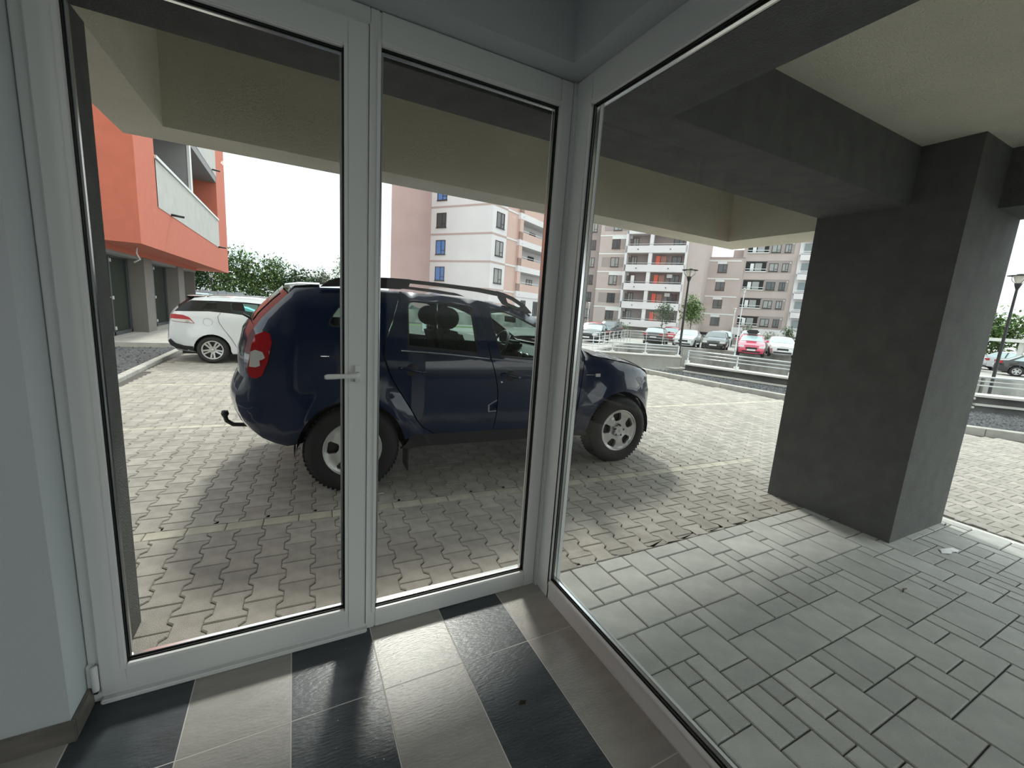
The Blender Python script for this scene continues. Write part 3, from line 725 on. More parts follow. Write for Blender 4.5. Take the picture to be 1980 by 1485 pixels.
# ---- the navy SUV
suv = thing('suv', 'navy blue SUV with roof rails and tow ball parked across the glass door', 'car',
            (.36 + sin(radians(2.5)) * .86, 3.20 + cos(radians(2.5)) * .86, -.02), radians(-2.5))
RA = arc(.01, .32, .375, 178, 8, 14); FA = arc(2.462, .32, .385, 172, 2, 14)
sil = [(-.34, .37), (-.421, .352), (-.503, .368), (-.578, .406), (-.64, .463), (-.690, .528), (-.722, .601), (-.738, .674), (-.734, .72), (-.712, .769), (-.680, .834), (-.672, 1.011), (-.645, 1.132), (-.608, 1.181),
       (-.566, 1.245), (-.486, 1.334), (-.40, 1.425), (-.365, 1.462), (-.265, 1.474), (-.055, 1.486), (.24, 1.496), (.6, 1.490), (1.0, 1.472), (1.29, 1.440), (1.456, 1.400), (1.60, 1.335), (1.82, 1.205), (2.02, 1.085),
       (2.08, 1.045), (2.283, 1.018), (2.571, .972), (2.797, .912), (2.915, .846), (2.965, .707), (3.0, .617), (3.0, .447), (2.935, .357), (2.86, .30)]
C = Car(suv, sil, .88, 1.03, .43, (.0, .13, 2.6), (2.15, .20, 2.2), r=.045, step=.075, ends=(.75, 3.02), wheels=((.01, .32, .375), (2.462, .32, .385)))
seam = [(.373, 1.494), (.345, 1.40), (.305, 1.272), (.252, 1.15), (.228, 1.076), (.226, 1.02), (.242, .957), (.265, .89), (.299, .824), (.345, .745), (.389, .675), (.439, .594), (.478, .52), (.528, .455), (.618, .403)]
sh = lambda L, d: [(x + d, z) for x, z in L]
quarter = [p for p in sil[:21]] + [(.365, 1.4935)] + sh(seam[1:], -.006)[:11] + [(.43, .585), (.40, .50)] + RA[::-1][:-1]
quarter = sil[:21] + sh(seam, -.006) + [(.60, .393), (.45, .396), (.392, .37)] + RA[::-1][1:]
qwin = [(-.150, 1.225), (-.125, 1.29), (-.088, 1.345), (-.05, 1.368), (.10, 1.372), (.175, 1.355), (.165, 1.235), (.14, 1.207), (-.126, 1.206)]
lamp_o = [(-.60, 1.131), (-.544, 1.158), (-.511, 1.140), (-.500, 1.085), (-.524, .961), (-.562, .862), (-.605, .839), (-.638, .853), (-.652, .892), (-.640, .959), (-.622, 1.068)]
C.panel('rear_quarter', quarter, M_navy, [qwin, lamp_o])
bseam = [(1.004, 1.472), (1.030, 1.278), (1.074, 1.013), (1.112, .90), (1.129, .838), (1.149, .74), (1.152, .669), (1.150, .55), (1.138, .453), (1.128, .395)]
rwin = [(.405, 1.077), (.410, 1.25), (.414, 1.385), (.425, 1.418), (.464, 1.432), (.70, 1.434), (.905, 1.426), (.945, 1.405), (.957, 1.30), (.972, 1.036), (.70, 1.056)]
fwin = [(1.164, 1.018), (1.130, 1.18), (1.098, 1.37), (1.104, 1.405), (1.13, 1.416), (1.21, 1.404), (1.354, 1.358), (1.567, 1.262), (1.76, 1.15), (1.88, 1.055), (1.90, .985), (1.512, .992)]
rd = sh(seam, .004) + [(.618, .395)] + sh(bseam, -.004)[::-1] + [(.70, 1.488)]
rdo = C.panel('rear_door', rd, M_navy, [rwin])
fseam = [(1.985, 1.105), (1.995, 1.03), (1.985, .90), (1.97, .70), (1.955, .55), (1.95, .395)]
fd = sh(bseam, .004) + sh(fseam, -.004)[::-1] + [(1.82, 1.205), (1.60, 1.335), (1.456, 1.400), (1.29, 1.440)]
fdo = C.panel('front_door', fd, M_navy, [fwin])
fen = [(2.02, 1.085)] + sil[28:] + FA[::-1] + [(2.06, .33), (1.958, .34)] + sh(fseam, .004)[::-1]
C.panel('front_fender', fen, M_navy)
C.panel('rocker', [(.36, .29), (2.09, .29), (2.05, .39), (1.2, .392), (.62, .395), (.44, .42), (.40, .33)], M_black, off=-.004)
for (nm, w_, pr_, e) in (('window', qwin, None, 0), ('window', rwin, 0, 0), ('window', fwin, 0, 0)):
    par = [rdo, fdo]
    prs = (None, None) if w_ is qwin else (rdo if w_ is rwin else fdo)
    for k, sd in enumerate((-1, 1)):
        C.panel('window', w_, M_carglass, off=-.018, depth=0, sides=(sd,), parent=prs[k] if prs[k] else suv, step=.12)
        cx = sum(p[0] for p in w_) / len(w_); cz = sum(p[1] for p in w_) / len(w_)
        inn = [(cx + (x - cx) * (.955 if w_ is not qwin else .9), cz + (z - cz) * (.93 if w_ is not qwin else .88)) for x, z in w_]
        C.panel('window_seal', w_, M_black, holes=[inn], off=-.008, depth=.02, sides=(sd,), parent=prs[k] if prs[k] else suv, step=.06)
for o_, pts in ((rdo, [(.351, 1.055), (.7, 1.036), (1.06, 1.005)]), (fdo, [(1.08, 1.003), (1.5, .972), (1.93, .955)])):
    for k, sd in enumerate((-1, 1)):
        V = [(x, sd * (C.hw - C.inward(x, z) + .004), z) for x, z in pts]; MB().tube(V, .006, 6).build('belt_strip', mat('belt_trim', (.25, .27, .30), .2, metal=.6), o_[k])
# door handles
for o_, (xa, za, xb, zb) in ((rdo, (.335, .925, .535, .893)), (fdo, (1.170, .874, 1.355, .846))):
    for k, sd in enumerate((-1, 1)):
        xm, zm = (xa + xb) / 2, (za + zb) / 2 + .008
        V = [(xa, sd * (.88 - C.inward(xa, za) + .002), za), (xa + .03, sd * (.88 + .026), za + .004), (xm, sd * (.88 + .034), zm), (xb - .03, sd * (.88 + .026), zb + .004), (xb, sd * (.88 - C.inward(xb, zb) + .002), zb)]
        MB().tube(V, [.010, .013, .014, .013, .010], 8).build('door_handle', M_navy, o_[k])
        R_ = .05; MB().lathe([(0, 0), (R_ * .9, .0), (R_ * 1.05, .006)], (xm, -(.88 + .001) if sd < 0 else .88, zm - .006), 'y', 18).build('handle_recess', M_black, o_[k], fix=False)
for sd in (-1, 1):
    MB().lathe([(0, -.004), (.008, -.004), (.010, .004)], (1.178, sd * .885, .812), 'y', 12).build('lock_barrel', M_chrome, fdo[0 if sd < 0 else 1], fix=False)
    MB().box(2.115, 2.165, sd * .895 - .006, sd * .895 + .006, .855, .885).build('side_marker', M_clear_lens, suv, label='clear side marker lamp')
    MB().box(2.02, 2.11, sd * .885 - .004, sd * .885 + .004, .868, .874).build('fender_strip', M_chrome, suv)
# tail lamps
lp = C.panel('tail_lamp', lamp_o, M_red_lens, off=.006, depth=.02, step=.03, label='red tail lamp with clear centre')
cl = [(-.628, 1.02), (-.60, 1.035), (-.556, 1.022), (-.541, .985), (-.556, .972), (-.575, .965), (-.572, .930), (-.600, .918), (-.638, .922)]
for k, sd in enumerate((-1, 1)): C.panel('clear_lens', cl, M_clear_lens, off=.010, depth=.012, sides=(sd,), parent=lp[k], step=.03)
# skins: bumpers, tailgate, roof, bonnet
C.skin('rear_bumper', sil[0:11], M_navy, bulge=.10, bp=3)
C.skin('tailgate', sil[10:14], M_navy, bulge=.10, bp=3)
C.skin('rear_screen_frame', sil[13:17], M_navy, bulge=.09, bp=3)
C.skin('rear_screen', [(-.60, 1.192), (-.566, 1.245), (-.486, 1.334), (-.43, 1.39)], M_glossdark, bulge=.09, t0=-.80, t1=.80, off=.004, bp=3)
sp = C.skin('rear_spoiler', [(-.40, 1.43), (-.43, 1.455), (-.425, 1.472), (-.33, 1.488), (-.20, 1.492)], M_navy, bulge=.03, t0=-.9, t1=.9, bp=4)
C.skin('roof', sil[16:26], M_navy, bulge=lambda p: .035 + .02 * max(0, min(1, (p[0] - .9))), bp=2.4)
C.skin('windscreen_frame', [sil[25], sil[26], sil[27]], M_black, bulge=.055, t0=-1, t1=-.93, n=2); C.skin('windscreen_frame', [sil[25], sil[26], sil[27]], M_black, bulge=.055, t0=.93, t1=1, n=2)
C.skin('windscreen', [sil[25], sil[26], sil[27]], M_carglass, bulge=.06, t0=-.94, t1=.94)
C.skin('scuttle', [sil[27], (2.12, 1.045)], M_black, bulge=.06)
C.skin('bonnet', [(2.09, 1.047), (2.283, 1.020), (2.571, .974), (2.80, .912)], M_navy, bulge=.055, bp=2.6)
C.skin('grille_panel', [(2.80, .912), (2.915, .846), (2.965, .707)], M_navy, bulge=.07, bp=3)
C.skin('front_grille', [(2.925, .84), (2.965, .71)], M_black, bulge=.07, t0=-.5, t1=.5, off=.006)
C.skin('headlamp', [(2.86, .885), (2.918, .846), (2.960, .722)], M_clear_lens, bulge=.07, t0=-.96, t1=-.56, off=.006, n=6); C.skin('headlamp', [(2.86, .885), (2.918, .846), (2.960, .722)], M_clear_lens, bulge=.07, t0=.56, t1=.96, off=.006, n=6)
C.skin('front_bumper', sil[33:], M_navy, bulge=.06, bp=3)
box('underbody', M_liner, (-.30, 2.75, -.62, .62, .27, .60), suv)
for wx in (.01, 2.462):
    for sd in (-1, 1):
        y0_, y1_ = (.60, .85) if sd > 0 else (-.85, -.60); A = arc(wx, .32, .392, -8, 188, 16)
        MB().add([(x, y0_, z) for x, z in A] + [(x, y1_, z) for x, z in A], [(i, i + 1, 18 + i, 17 + i) for i in range(16)], True).build('wheel_arch_liner', M_liner, suv, fix=False)
# mudflap
for sd in (-1, 1): MB().box(.415, .425, sd * .86 - .0 if sd < 0 else .66, -.66 if sd < 0 else .86, .10, .34).build('mud_flap', M_black, suv)
for wx, wz in ((.01, .317), (2.462, .317)):
    for sd in (-1, 1): make_wheel(suv, wx, sd * .895, wz, .335, .206, .215, sd, 'steel', True)
# roof rails
for sd in (-1, 1):
    yr = sd * .655
    def plate(nm, poly, w=.018, par=suv, m=M_black, holes=()):
        V, T, L = region(poly, holes, .2); mb = MB()
        for s_ in (-w, w): mb.add([(x, yr + s_, z) for x, z in V], T)
        for l in L:
            n = len(l); A = [V[i] for i in l]
            mb.add([(x, yr - w, z) for x, z in A] + [(x, yr + w, z) for x, z in A], [(i, (i + 1) % n, n + (i + 1) % n, n + i) for i in range(n)])
        return bevel(mb.build(nm, m, par), .005, 2)
    plate('roof_rail', [(.42, 1.562), (.70, 1.556), (1.0, 1.540), (1.20, 1.518), (1.20, 1.556), (1.0, 1.574), (.70, 1.585), (.42, 1.590)])
    plate('rail_foot', [(-.20, 1.484), (-.135, 1.535), (-.05, 1.566), (.10, 1.582), (.30, 1.590), (.45, 1.592), (.43, 1.525), (.36, 1.510), (.10, 1.505), (-.02, 1.500)])
    plate('rail_foot', [(1.17, 1.562), (1.23, 1.552), (1.33, 1.522), (1.44, 1.468), (1.525, 1.392), (1.48, 1.388), (1.38, 1.418), (1.24, 1.452), (1.20, 1.50)], holes=[[(1.26, 1.515), (1.33, 1.492), (1.42, 1.445), (1.39, 1.437), (1.28, 1.470)]])
# mirrors
for sd in (-1, 1):
    mb = MB(); mb.lathe([(0, -.06), (.05, -.055), (.085, -.02), (.09, .02), (.08, .04)], (1.78, sd * 1.0, 1.05), 'x', 14); o = mb.build('door_mirror', M_navy, suv, fix=False); 
    MB().tube([(1.80, sd * .86, 1.0), (1.79, sd * .95, 1.02)], .02, 8).build('mirror_arm', M_black, suv)
# tow ball
mb = MB(); mb.tube([(-.62, -.06, .325), (-.76, -.06, .318), (-.86, -.06, .325), (-.905, -.06, .36), (-.915, -.06, .40)], .017, 10); mb.lathe([(0, .395), (.022, .40), (.029, .42), (.022, .445), (0, .452)], (-.915, -.06, 0), 'z', 14)
mb.build('tow_ball', M_black, suv)
# number plate light flap sticking from tailgate = lifted rear wiper / handle seen edge on
MB().tube([(-.655, -.25, 1.20), (-.735, -.25, 1.245)], .010, 6).build('rear_wiper', M_black, suv)
MB().tube([(.02, .0, 1.53), (-.02, .0, 1.60)], .004, 6).build('roof_aerial', M_black, suv)
# cabin
cab = thing('cabin', None, None); cab.parent = suv
box('floor_pan', M_liner, (-.5, 2.1, -.72, .72, .60, .66), cab)
for sd in (-1, 1): box('door_card', M_liner, (-.45, 2.0, sd * .80 - .01, sd * .80 + .01, .45, 1.01), cab)
box('headliner', mat('headliner', (.10, .10, .095), .9), (-.30, 1.40, -.62, .62, 1.425, 1.435), cab)
def seat(x, y, back=.56):
    mb = MB(); mb.box(x - .24, x + .24, y - .23, y + .23, .66, .80); o = mb.build('seat_cushion', M_liner, cab); bevel(o, .04, 2)
    mb = MB(); mb.add([(x - .16, y - .22, .74), (x - .30, y - .20, 1.18), (x - .20, y - .20, 1.20), (x - .02, y - .22, .78), (x - .16, y + .22, .74), (x - .30, y + .20, 1.18), (x - .20, y + .20, 1.20), (x - .02, y + .22, .78)],
                      [(0, 1, 2, 3), (4, 7, 6, 5), (0, 4, 5, 1), (1, 5, 6, 2), (2, 6, 7, 3), (3, 7, 4, 0)]); o = mb.build('seat_back', M_liner, cab); bevel(o, .035, 2)
    mb = MB(); mb.lathe([(0, -.10), (.07, -.095), (.095, -.06), (.10, 0), (.095, .06), (.07, .095), (0, .10)], (x - .285, y, 1.30), 'y', 16); o = mb.build('headrest', M_liner, cab)
    for s_ in (-.05, .05): MB().tube([(x - .27, y + s_, 1.16), (x - .28, y + s_, 1.26)], .006, 6).build('headrest_post', M_chrome, cab)
seat(1.12, -.36); seat(1.12, .36)
o = box('rear_bench', M_liner, (.12, .50, -.66, .66, .66, .80), cab); o = box('rear_backrest', M_liner, (-.02, .12, -.66, .66, .70, 1.12), cab)
for y in (-.38, .38): o = box('rear_headrest', M_liner, (-.02, .08, y - .12, y + .12, 1.12, 1.24), cab); bevel(o, .03, 2)
mb = MB(); mb.add([(1.80, -.70, .70), (1.80, -.70, .96), (1.90, -.70, 1.02), (2.05, -.70, 1.03), (2.05, -.70, .70), (1.80, .70, .70), (1.80, .70, .96), (1.90, .70, 1.02), (2.05, .70, 1.03), (2.05, .70, .70)],
                  [(0, 1, 2, 3, 4), (9, 8, 7, 6, 5), (0, 5, 6, 1), (1, 6, 7, 2), (2, 7, 8, 3), (3, 8, 9, 4)]); mb.build('dashboard', mat('dash', (.035, .037, .037), .6), cab)
o = box('instrument_hood', M_liner, (1.76, 1.90, .22, .52, .98, 1.07), cab); bevel(o, .03, 2)
for y in (-.62, -.10, .05): MB().lathe([(.028, 0), (.040, 0), (.040, -.012), (.028, -.012)], (1.795, y, .93), 'x', 14).build('air_vent', M_chrome, cab, fix=False)
# steering wheel on the far (left) side
sw = MB(); N_ = 28; cx, cy, cz, R_ = 1.66, .37, 1.0, .185; tl = radians(25)
sw.tube([(cx + R_ * sin(2 * pi * k / N_) * sin(tl), cy + R_ * cos(2 * pi * k / N_), cz + R_ * sin(2 * pi * k / N_) * cos(tl)) for k in range(N_ + 1)], .016, 8, caps=False)
sw.tube([(cx, cy, cz), (1.82, cy, .94)], .03, 8); sw.box(cx - .01, cx + .02, cy - .17, cy + .17, cz - .03, cz + .03); sw.box(cx - .012, cx + .02, cy - .06, cy + .06, cz - .13, cz + .05)
sw.build('steering_wheel', mat('wheel_grey', (.09, .09, .09), .5), cab)
box('rear_view_mirror', M_black, (1.60, 1.63, -.11, .11, 1.285, 1.345), cab)

# ---- the white estate car
wg = thing('estate_car', 'white estate car parked in the next bay in front of the orange building', 'car', (-1.45 + sin(radians(3)) * .84, 9.89 + .84, -.02), radians(-3))
sil = [(-.27, .235), (-.436, .245), (-.57, .27), (-.66, .332), (-.688, .40), (-.668, .55), (-.655, .687), (-.628, .82), (-.61, .90), (-.575, .955), (-.50, 1.04), (-.38, 1.145), (-.30, 1.20), (-.26, 1.235), (-.117, 1.262), (.177, 1.285), (.672, 1.290), (1.158, 1.255),
       (1.45, 1.19), (1.85, 1.00), (2.08, .865), (2.45, .80), (2.75, .70), (2.90, .58), (2.94, .42), (2.90, .27), (2.75, .22)]
C = Car(wg, sil, .84, .93, .46, (.0, .12, 2.6), (2.1, .22, 2.2), r=.045, step=.10, ends=(.70, 2.95), wheels=((.035, .262, .31), (2.35, .262, .31)))
RA = arc(.035, .262, .305, 176, -4, 12); FA = arc(2.35, .262, .305, 184, -4, 12)
glassz = [(-.555, .972), (-.50, 1.035), (-.375, 1.143), (-.29, 1.190), (.129, 1.205), (.60, 1.208), (1.10, 1.180), (1.40, 1.12), (1.62, 1.02), (1.80, .90), (1.3, .905), (.85, .93), (.376, .978), (.0, 1.0)]
qw = [(-.115, 1.02), (-.055, 1.135), (.0, 1.150), (.13, 1.150), (.105, 1.013)]
dw = [(.38, .985), (.345, 1.165), (.56, 1.178), (.80, 1.172), (.86, .94), (.55, .963)]
dw2 = [(.95, .93), (.92, 1.165), (1.15, 1.14), (1.38, 1.08), (1.60, .98), (1.66, .92)]
bd = sil[:20] + [(1.95, .93), (1.94, .40), (1.98, .26)] + [(x, z) for x, z in FA[:1]] + [(1.9, .20), (.42, .20)] + RA[::-1]
bd = sil[:20] + [(1.94, .93), (1.94, .30), (1.9, .19), (.36, .19)] + RA[::-1]
tl = [(-.625, .862), (-.60, .918), (-.554, .925), (-.404, .912), (-.31, .874), (-.225, .765), (-.40, .772), (-.60, .792)]
C.panel('body_side', bd, M_whitecar, [glassz, tl])
C.panel('front_wing', [(1.95, .94)] + sil[20:] + [(2.66, .24)] + FA[::-1] + [(1.95, .30)], M_whitecar)
blk = mat('black_pillar', (.008, .009, .009), .2, spec=.25)
C.panel('window_surround', glassz, blk, [qw, dw, dw2], off=-.006)
for w_ in (qw, dw, dw2): C.panel('window', w_, glass_mat('teal_glass', (.66, .90, .88), 1.4) if 'teal_glass' not in MATS else MATS['teal_glass'], off=-.014, depth=0, step=.2)
lo = C.panel('tail_lamp', tl, M_red_lens, off=.006, depth=.02, step=.05, label='red and clear wedge shaped tail lamp')
for k, sd in enumerate((-1, 1)): C.panel('clear_lens', [(-.61, .80), (-.60, .838), (-.40, .832), (-.30, .83), (-.235, .772), (-.40, .778)], M_clear_lens, off=.011, depth=.012, sides=(sd,), parent=lo[k], step=.05)
C.panel('bumper_trim', [(-.688, .42), (-.66, .332), (-.57, .27), (-.436, .245), (-.27, .235), (-.268, .325), (-.42, .335), (-.55, .37), (-.64, .45)], M_black, off=.006, depth=.03, step=.06)
def seamline(C, par, name, pts, m=M_black, off=.002, r=.0035):
    for sd in (-1, 1): MB().tube([(x, sd * (C.hw - C.inward(x, z) + off), z) for x, z in pts], r, 4).build(name, m, par, fix=False)
seamline(C, wg, 'door_seam', [(.19, .985), (.144, .908), (.16, .80), (.24, .66), (.35, .50), (.42, .36), (.47, .21)])
seamline(C, wg, 'door_seam', [(.90, .925), (.93, .7), (.92, .45), (.90, .21)])
seamline(C, wg, 'fuel_flap_seam', [(-.02 + .075 * cos(radians(a)), .80 + .075 * sin(radians(a))) for a in range(0, 361, 30)], r=.002, m=mat('seam_grey', (.35, .35, .36), .5))
for x, z in ((.62, .80), (1.35, .78)): seamline(C, wg, 'door_handle', [(x, z), (x + .15, z - .008)], m=M_whitecar, off=.02, r=.014)
C.skin('rear_bumper', sil[0:7], M_whitecar, bulge=.10, bp=3); C.skin('tailgate', sil[6:11], M_whitecar, bulge=.10, bp=3)
C.skin('rear_screen', sil[10:14], blk, bulge=.09, bp=3); C.skin('roof', sil[13:19], M_whitecar, bulge=.05, bp=2.4)
C.skin('rear_spoiler', [(-.27, 1.215), (-.36, 1.232), (-.385, 1.25), (-.37, 1.262), (-.1, 1.275)], M_whitecar, bulge=.03, t0=-.95, t1=.95, bp=4)
C.skin('windscreen', sil[18:21], MATS['teal_glass'], bulge=.06); C.skin('bonnet', sil[20:23], M_whitecar, bulge=.05); C.skin('front_bumper', sil[22:], M_whitecar, bulge=.06)
box('underbody', M_liner, (-.5, 2.75, -.60, .60, .16, .52), wg)
box('seats', M_liner, (.3, 1.35, -.6, .6, .5, .86), wg)
for y in (-.35, .35): o = box('headrest', M_liner, (1.0, 1.09, y - .11, y + .11, .86, 1.08), wg)
for sd in (-1, 1):
    y0_, y1_ = (.58, .80) if sd > 0 else (-.80, -.58); A = arc(.035, .262, .315, -8, 188, 16)
    MB().add([(x, y0_, z) for x, z in A] + [(x, y1_, z) for x, z in A], [(i, i + 1, 18 + i, 17 + i) for i in range(16)], True).build('wheel_arch_liner', M_liner, wg, fix=False)
    for wx in (.035, 2.35): make_wheel(wg, wx, sd * .855, .262, .262, .180, .19, sd, 'alloy', True)
    R_ = [(-.05, 1.275), (.02, 1.305), (.3, 1.325), (.7, 1.330), (1.0, 1.312), (1.1, 1.285)]
    MB().tube([(x, sd * .62, z) for x, z in R_], .012, 6).build('roof_rail', mat('rail_alu', (.35, .36, .36), .3, metal=.8), wg)

# ---- distant cars from one family of simple but complete bodies
def far_car(label, loc, rz, paint, kind='sedan', group=None, rear_red=True, roofbox=False, scale=1.0, glass=None, plate=False):
    c = thing('car', label, 'car', loc, rz, group); hw = .87
    if kind == 'sedan':
        sil = [(-.45, .25), (-.85, .30), (-.93, .5), (-.93, .82), (-.86, .98), (-.45, 1.02), (.10, 1.36), (.55, 1.44), (1.15, 1.42), (1.45, 1.34), (2.15, .98), (2.9, .86), (3.35, .72), (3.45, .5), (3.40, .28), (3.1, .22)]
        g = [(-.25, 1.02), (.15, 1.30), (.5, 1.38), (1.15, 1.36), (1.42, 1.28), (1.95, .98)]; ri = (5, 6); fi = (9, 10); L = 2.7
    elif kind == 'hatch':
        sil = [(-.42, .25), (-.68, .30), (-.74, .5), (-.72, .85), (-.66, .98), (-.42, 1.36), (-.2, 1.46), (.5, 1.49), (1.05, 1.47), (1.35, 1.38), (2.0, 1.02), (2.7, .88), (3.05, .74), (3.15, .5), (3.10, .28), (2.85, .22)]
        g = [(-.48, 1.02), (-.32, 1.35), (-.1, 1.40), (.5, 1.43), (1.05, 1.41), (1.32, 1.32), (1.85, 1.02)]; ri = (4, 5); fi = (9, 10); L = 2.5
    else:
        sil = [(-.45, .32), (-.78, .38), (-.86, .6), (-.84, 1.0), (-.78, 1.12), (-.52, 1.56), (-.3, 1.66), (.5, 1.69), (1.15, 1.66), (1.45, 1.56), (2.1, 1.15), (2.85, 1.02), (3.2, .86), (3.3, .6), (3.25, .35), (3.0, .28)]
        g = [(-.60, 1.16), (-.42, 1.52), (-.2, 1.59), (.5, 1.62), (1.15, 1.59), (1.42, 1.50), (1.95, 1.16)]; ri = (4, 5); fi = (9, 10); L = 2.65
    bz = g[0][1]
    C = Car(c, sil, hw, bz, .42, (0, .12, 2), (2.2, .2, 2), r=.06, step=.3, ends=(1.0, 3.5))
    wr = .33; RA = arc(0, wr, .40, 184, -4, 6); FA = arc(L, wr, .40, 184, -4, 6)
    gl = glass or M_farglass
    C.panel('body_side', sil + FA[::-1] + RA[::-1], paint, [g], depth=.02)
    cx = sum(p[0] for p in g) / len(g); cz = sum(p[1] for p in g) / len(g)
    C.panel('side_glass', g, gl, off=-.01, depth=0)
    C.panel('door_pillar', [(cx - .03, bz), (cx - .03, max(p[1] for p in g)), (cx + .05, max(p[1] for p in g)), (cx + .05, bz)], M_black, off=.0, depth=0)
    C.skin('rear_body', sil[:ri[0] + 1], paint, bulge=.07, step=.3, n=8); C.skin('rear_screen', [sil[ri[0]], sil[ri[1]]], gl, bulge=.05, step=.3, n=8, off=.003, t0=-.94, t1=.94)
    C.skin('rear_frame', [sil[ri[0]], sil[ri[1]]], paint, bulge=.05, step=.3, n=8)
    C.skin('roof', sil[ri[1]:fi[0] + 1], paint, bulge=.05, step=.3, n=8)
    C.skin('front_frame', [sil[fi[0]], sil[fi[1]]], paint, bulge=.06, step=.3, n=8); C.skin('windscreen', [sil[fi[0]], sil[fi[1]]], gl, bulge=.06, step=.3, n=8, off=.006, t0=-.94, t1=.94)
    C.skin('bonnet', sil[fi[1]:-3], paint, bulge=.05, step=.3, n=8); C.skin('front_bumper', sil[-4:], paint, bulge=.05, step=.3, n=8)
    zl = sil[ri[0]][1]
    xr_ = min(p[0] for p in sil); xf_ = max(p[0] for p in sil)
    for sd in (-1, 1):
        box('tail_lamp', M_red_lens, (xr_ - .03, xr_ + .22, sd * .66 - .15, sd * .66 + .15, zl - .22, zl - .06), c)
        box('headlamp', M_clear_lens, (xf_ - .30, xf_ - .02, sd * .62 - .17, sd * .62 + .17, .62, .76), c)
        box('door_mirror', paint, (1.62, 1.74, sd * .98 - .08, sd * .98 + .08, bz - .02, bz + .14), c)
        for wx in (0, L): make_wheel(c, wx, sd * .86, wr, wr, .21, .2, sd, 'alloy2')
    box('front_grille', M_black, (xf_ + .01, xf_ + .055, -.35, .35, .52, .66), c)
    box('lower_grille', M_black, (xf_ - .02, xf_ + .045, -.55, .55, .30, .40), c)
    box('rear_bumper_insert', M_black, (xr_ - .085, xr_ - .02, -.6, .6, .34, .44), c)
    box('number_plate', M_whitemetal, (xf_ + .05, xf_ + .07, -.26, .26, .42, .52), c)
    box('number_plate', M_whitemetal, (xr_ - .105, xr_ - .085, -.26, .26, .60 if kind == 'hatch' else .62, .71), c)
    box('underbody', M_liner, (-.6, 3.0, -.7, .7, .18, .6), c)
    if roofbox:
        o = box('roof_box', M_black, (-.2, 1.5, -.38, .38, 1.56, 1.84), c); bevel(o, .08, 2)
        for x in (.2, 1.0): box('roof_bar', M_steel, (x - .03, x + .03, -.6, .6, 1.50, 1.56), c)
    c.scale = (scale,) * 3
    return c
P = lambda n, c, **k: mat('paint_' + n, c, .25, coat=1.0, **k)
az = lambda x, y: atan2(y, x)
def face_cam(x, y, toward, extra=0.0): return az(x, y) + (pi if toward else 0) + extra
VD = atan2(.57465, .8184)                                    # car park bay direction
pw, pk_, pr_, ps_, pd_ = P('white', (.62, .64, .65)), P('black', (.012, .012, .013)), P('red', (.50, .035, .06)), P('silver', (.42, .46, .47)), P('dark', (.025, .03, .035))
pale = mat('pale_glass', (.42, .55, .56), .08, spec=.8)
G_ = 'cars in the sunken car park'
far_car('black saloon seen from behind with red tail lamps, left of the nearest lamp post', (27.3, 26.65, -.7), VD + .04, pk_, 'sedan', G_, glass=pale)
far_car('red hatchback between the black saloon and the nearest lamp post', (33.4, 30.4, -.7), VD + .04, pr_, 'hatch', G_, glass=pale)
far_car('silver white saloon facing the ramp just right of the nearest lamp post', (30.6, 25.8, -.7), VD + pi - .05, pw, 'sedan', G_, glass=pale)
far_car('black hatchback facing the ramp, between the silver car and the red car', (31.5, 23.75, -.7), VD + pi - .05, pk_, 'hatch', G_)
far_car('pale silver car parked behind the black hatchback', (39.0, 28.8, -.7), VD + pi, ps_, 'sedan', G_, glass=pale)
far_car('pinkish red hatchback with a black roof box facing the ramp', (30.8, 20.35, -.7), VD + pi, P('pink', (.62, .06, .12)), 'hatch', G_, roofbox=True, glass=pale)
far_car('white van like car half hidden behind the red car with roof box', (37.6, 25.0, -.7), VD + pi, pw, 'suv', G_, glass=pale)
far_car('white saloon partly hidden by the left edge of the pillar', (34.0, 20.1, -.7), VD + pi, pw, 'sedan', G_, glass=pale)
far_car('dark grey SUV at the far left of the sunken car park', (29.4, 34.5, -.7), VD + pi - .05, pd_, 'suv', G_)
far_car('red car with its nose beside the dark grey SUV, near the window frame', (25.3, 32.1, -.7), VD + pi, pr_, 'hatch', G_, glass=pale)
far_car('white car behind the red one, beside the window frame', (27.0, 37.6, -.7), VD + pi, pw, 'hatch', G_, glass=pale)
far_car('black car whose bonnet shows beside the white corner post', (22.4, 27.9, -.7), VD + pi, pk_, 'sedan', G_, glass=pale)
far_car('black saloon with one red tail lamp behind the railing at the right edge', (42.8, 9.6, -.7), -1.25, pk_, 'sedan', G_, glass=pale)
far_car('pale silver car under the white pergola at the right edge', (44.5, 12.6, -.7), 1.1, ps_, 'sedan', G_, glass=pale)
far_car('second pale silver car beyond the black saloon at the right edge', (47.0, 10.2, -.7), 1.15, pw, 'hatch', G_, glass=pale)
far_car('turquoise hatchback seen through the side windows of the white estate', (-4.9, 27.5, -.33), radians(-2), P('turq', (.10, .50, .52)), 'hatch', None)
far_car('dark SUV on the far street seen through the rear door window of the navy SUV', (6.3, 33.5, -.06), .15, pk_, 'suv', None)

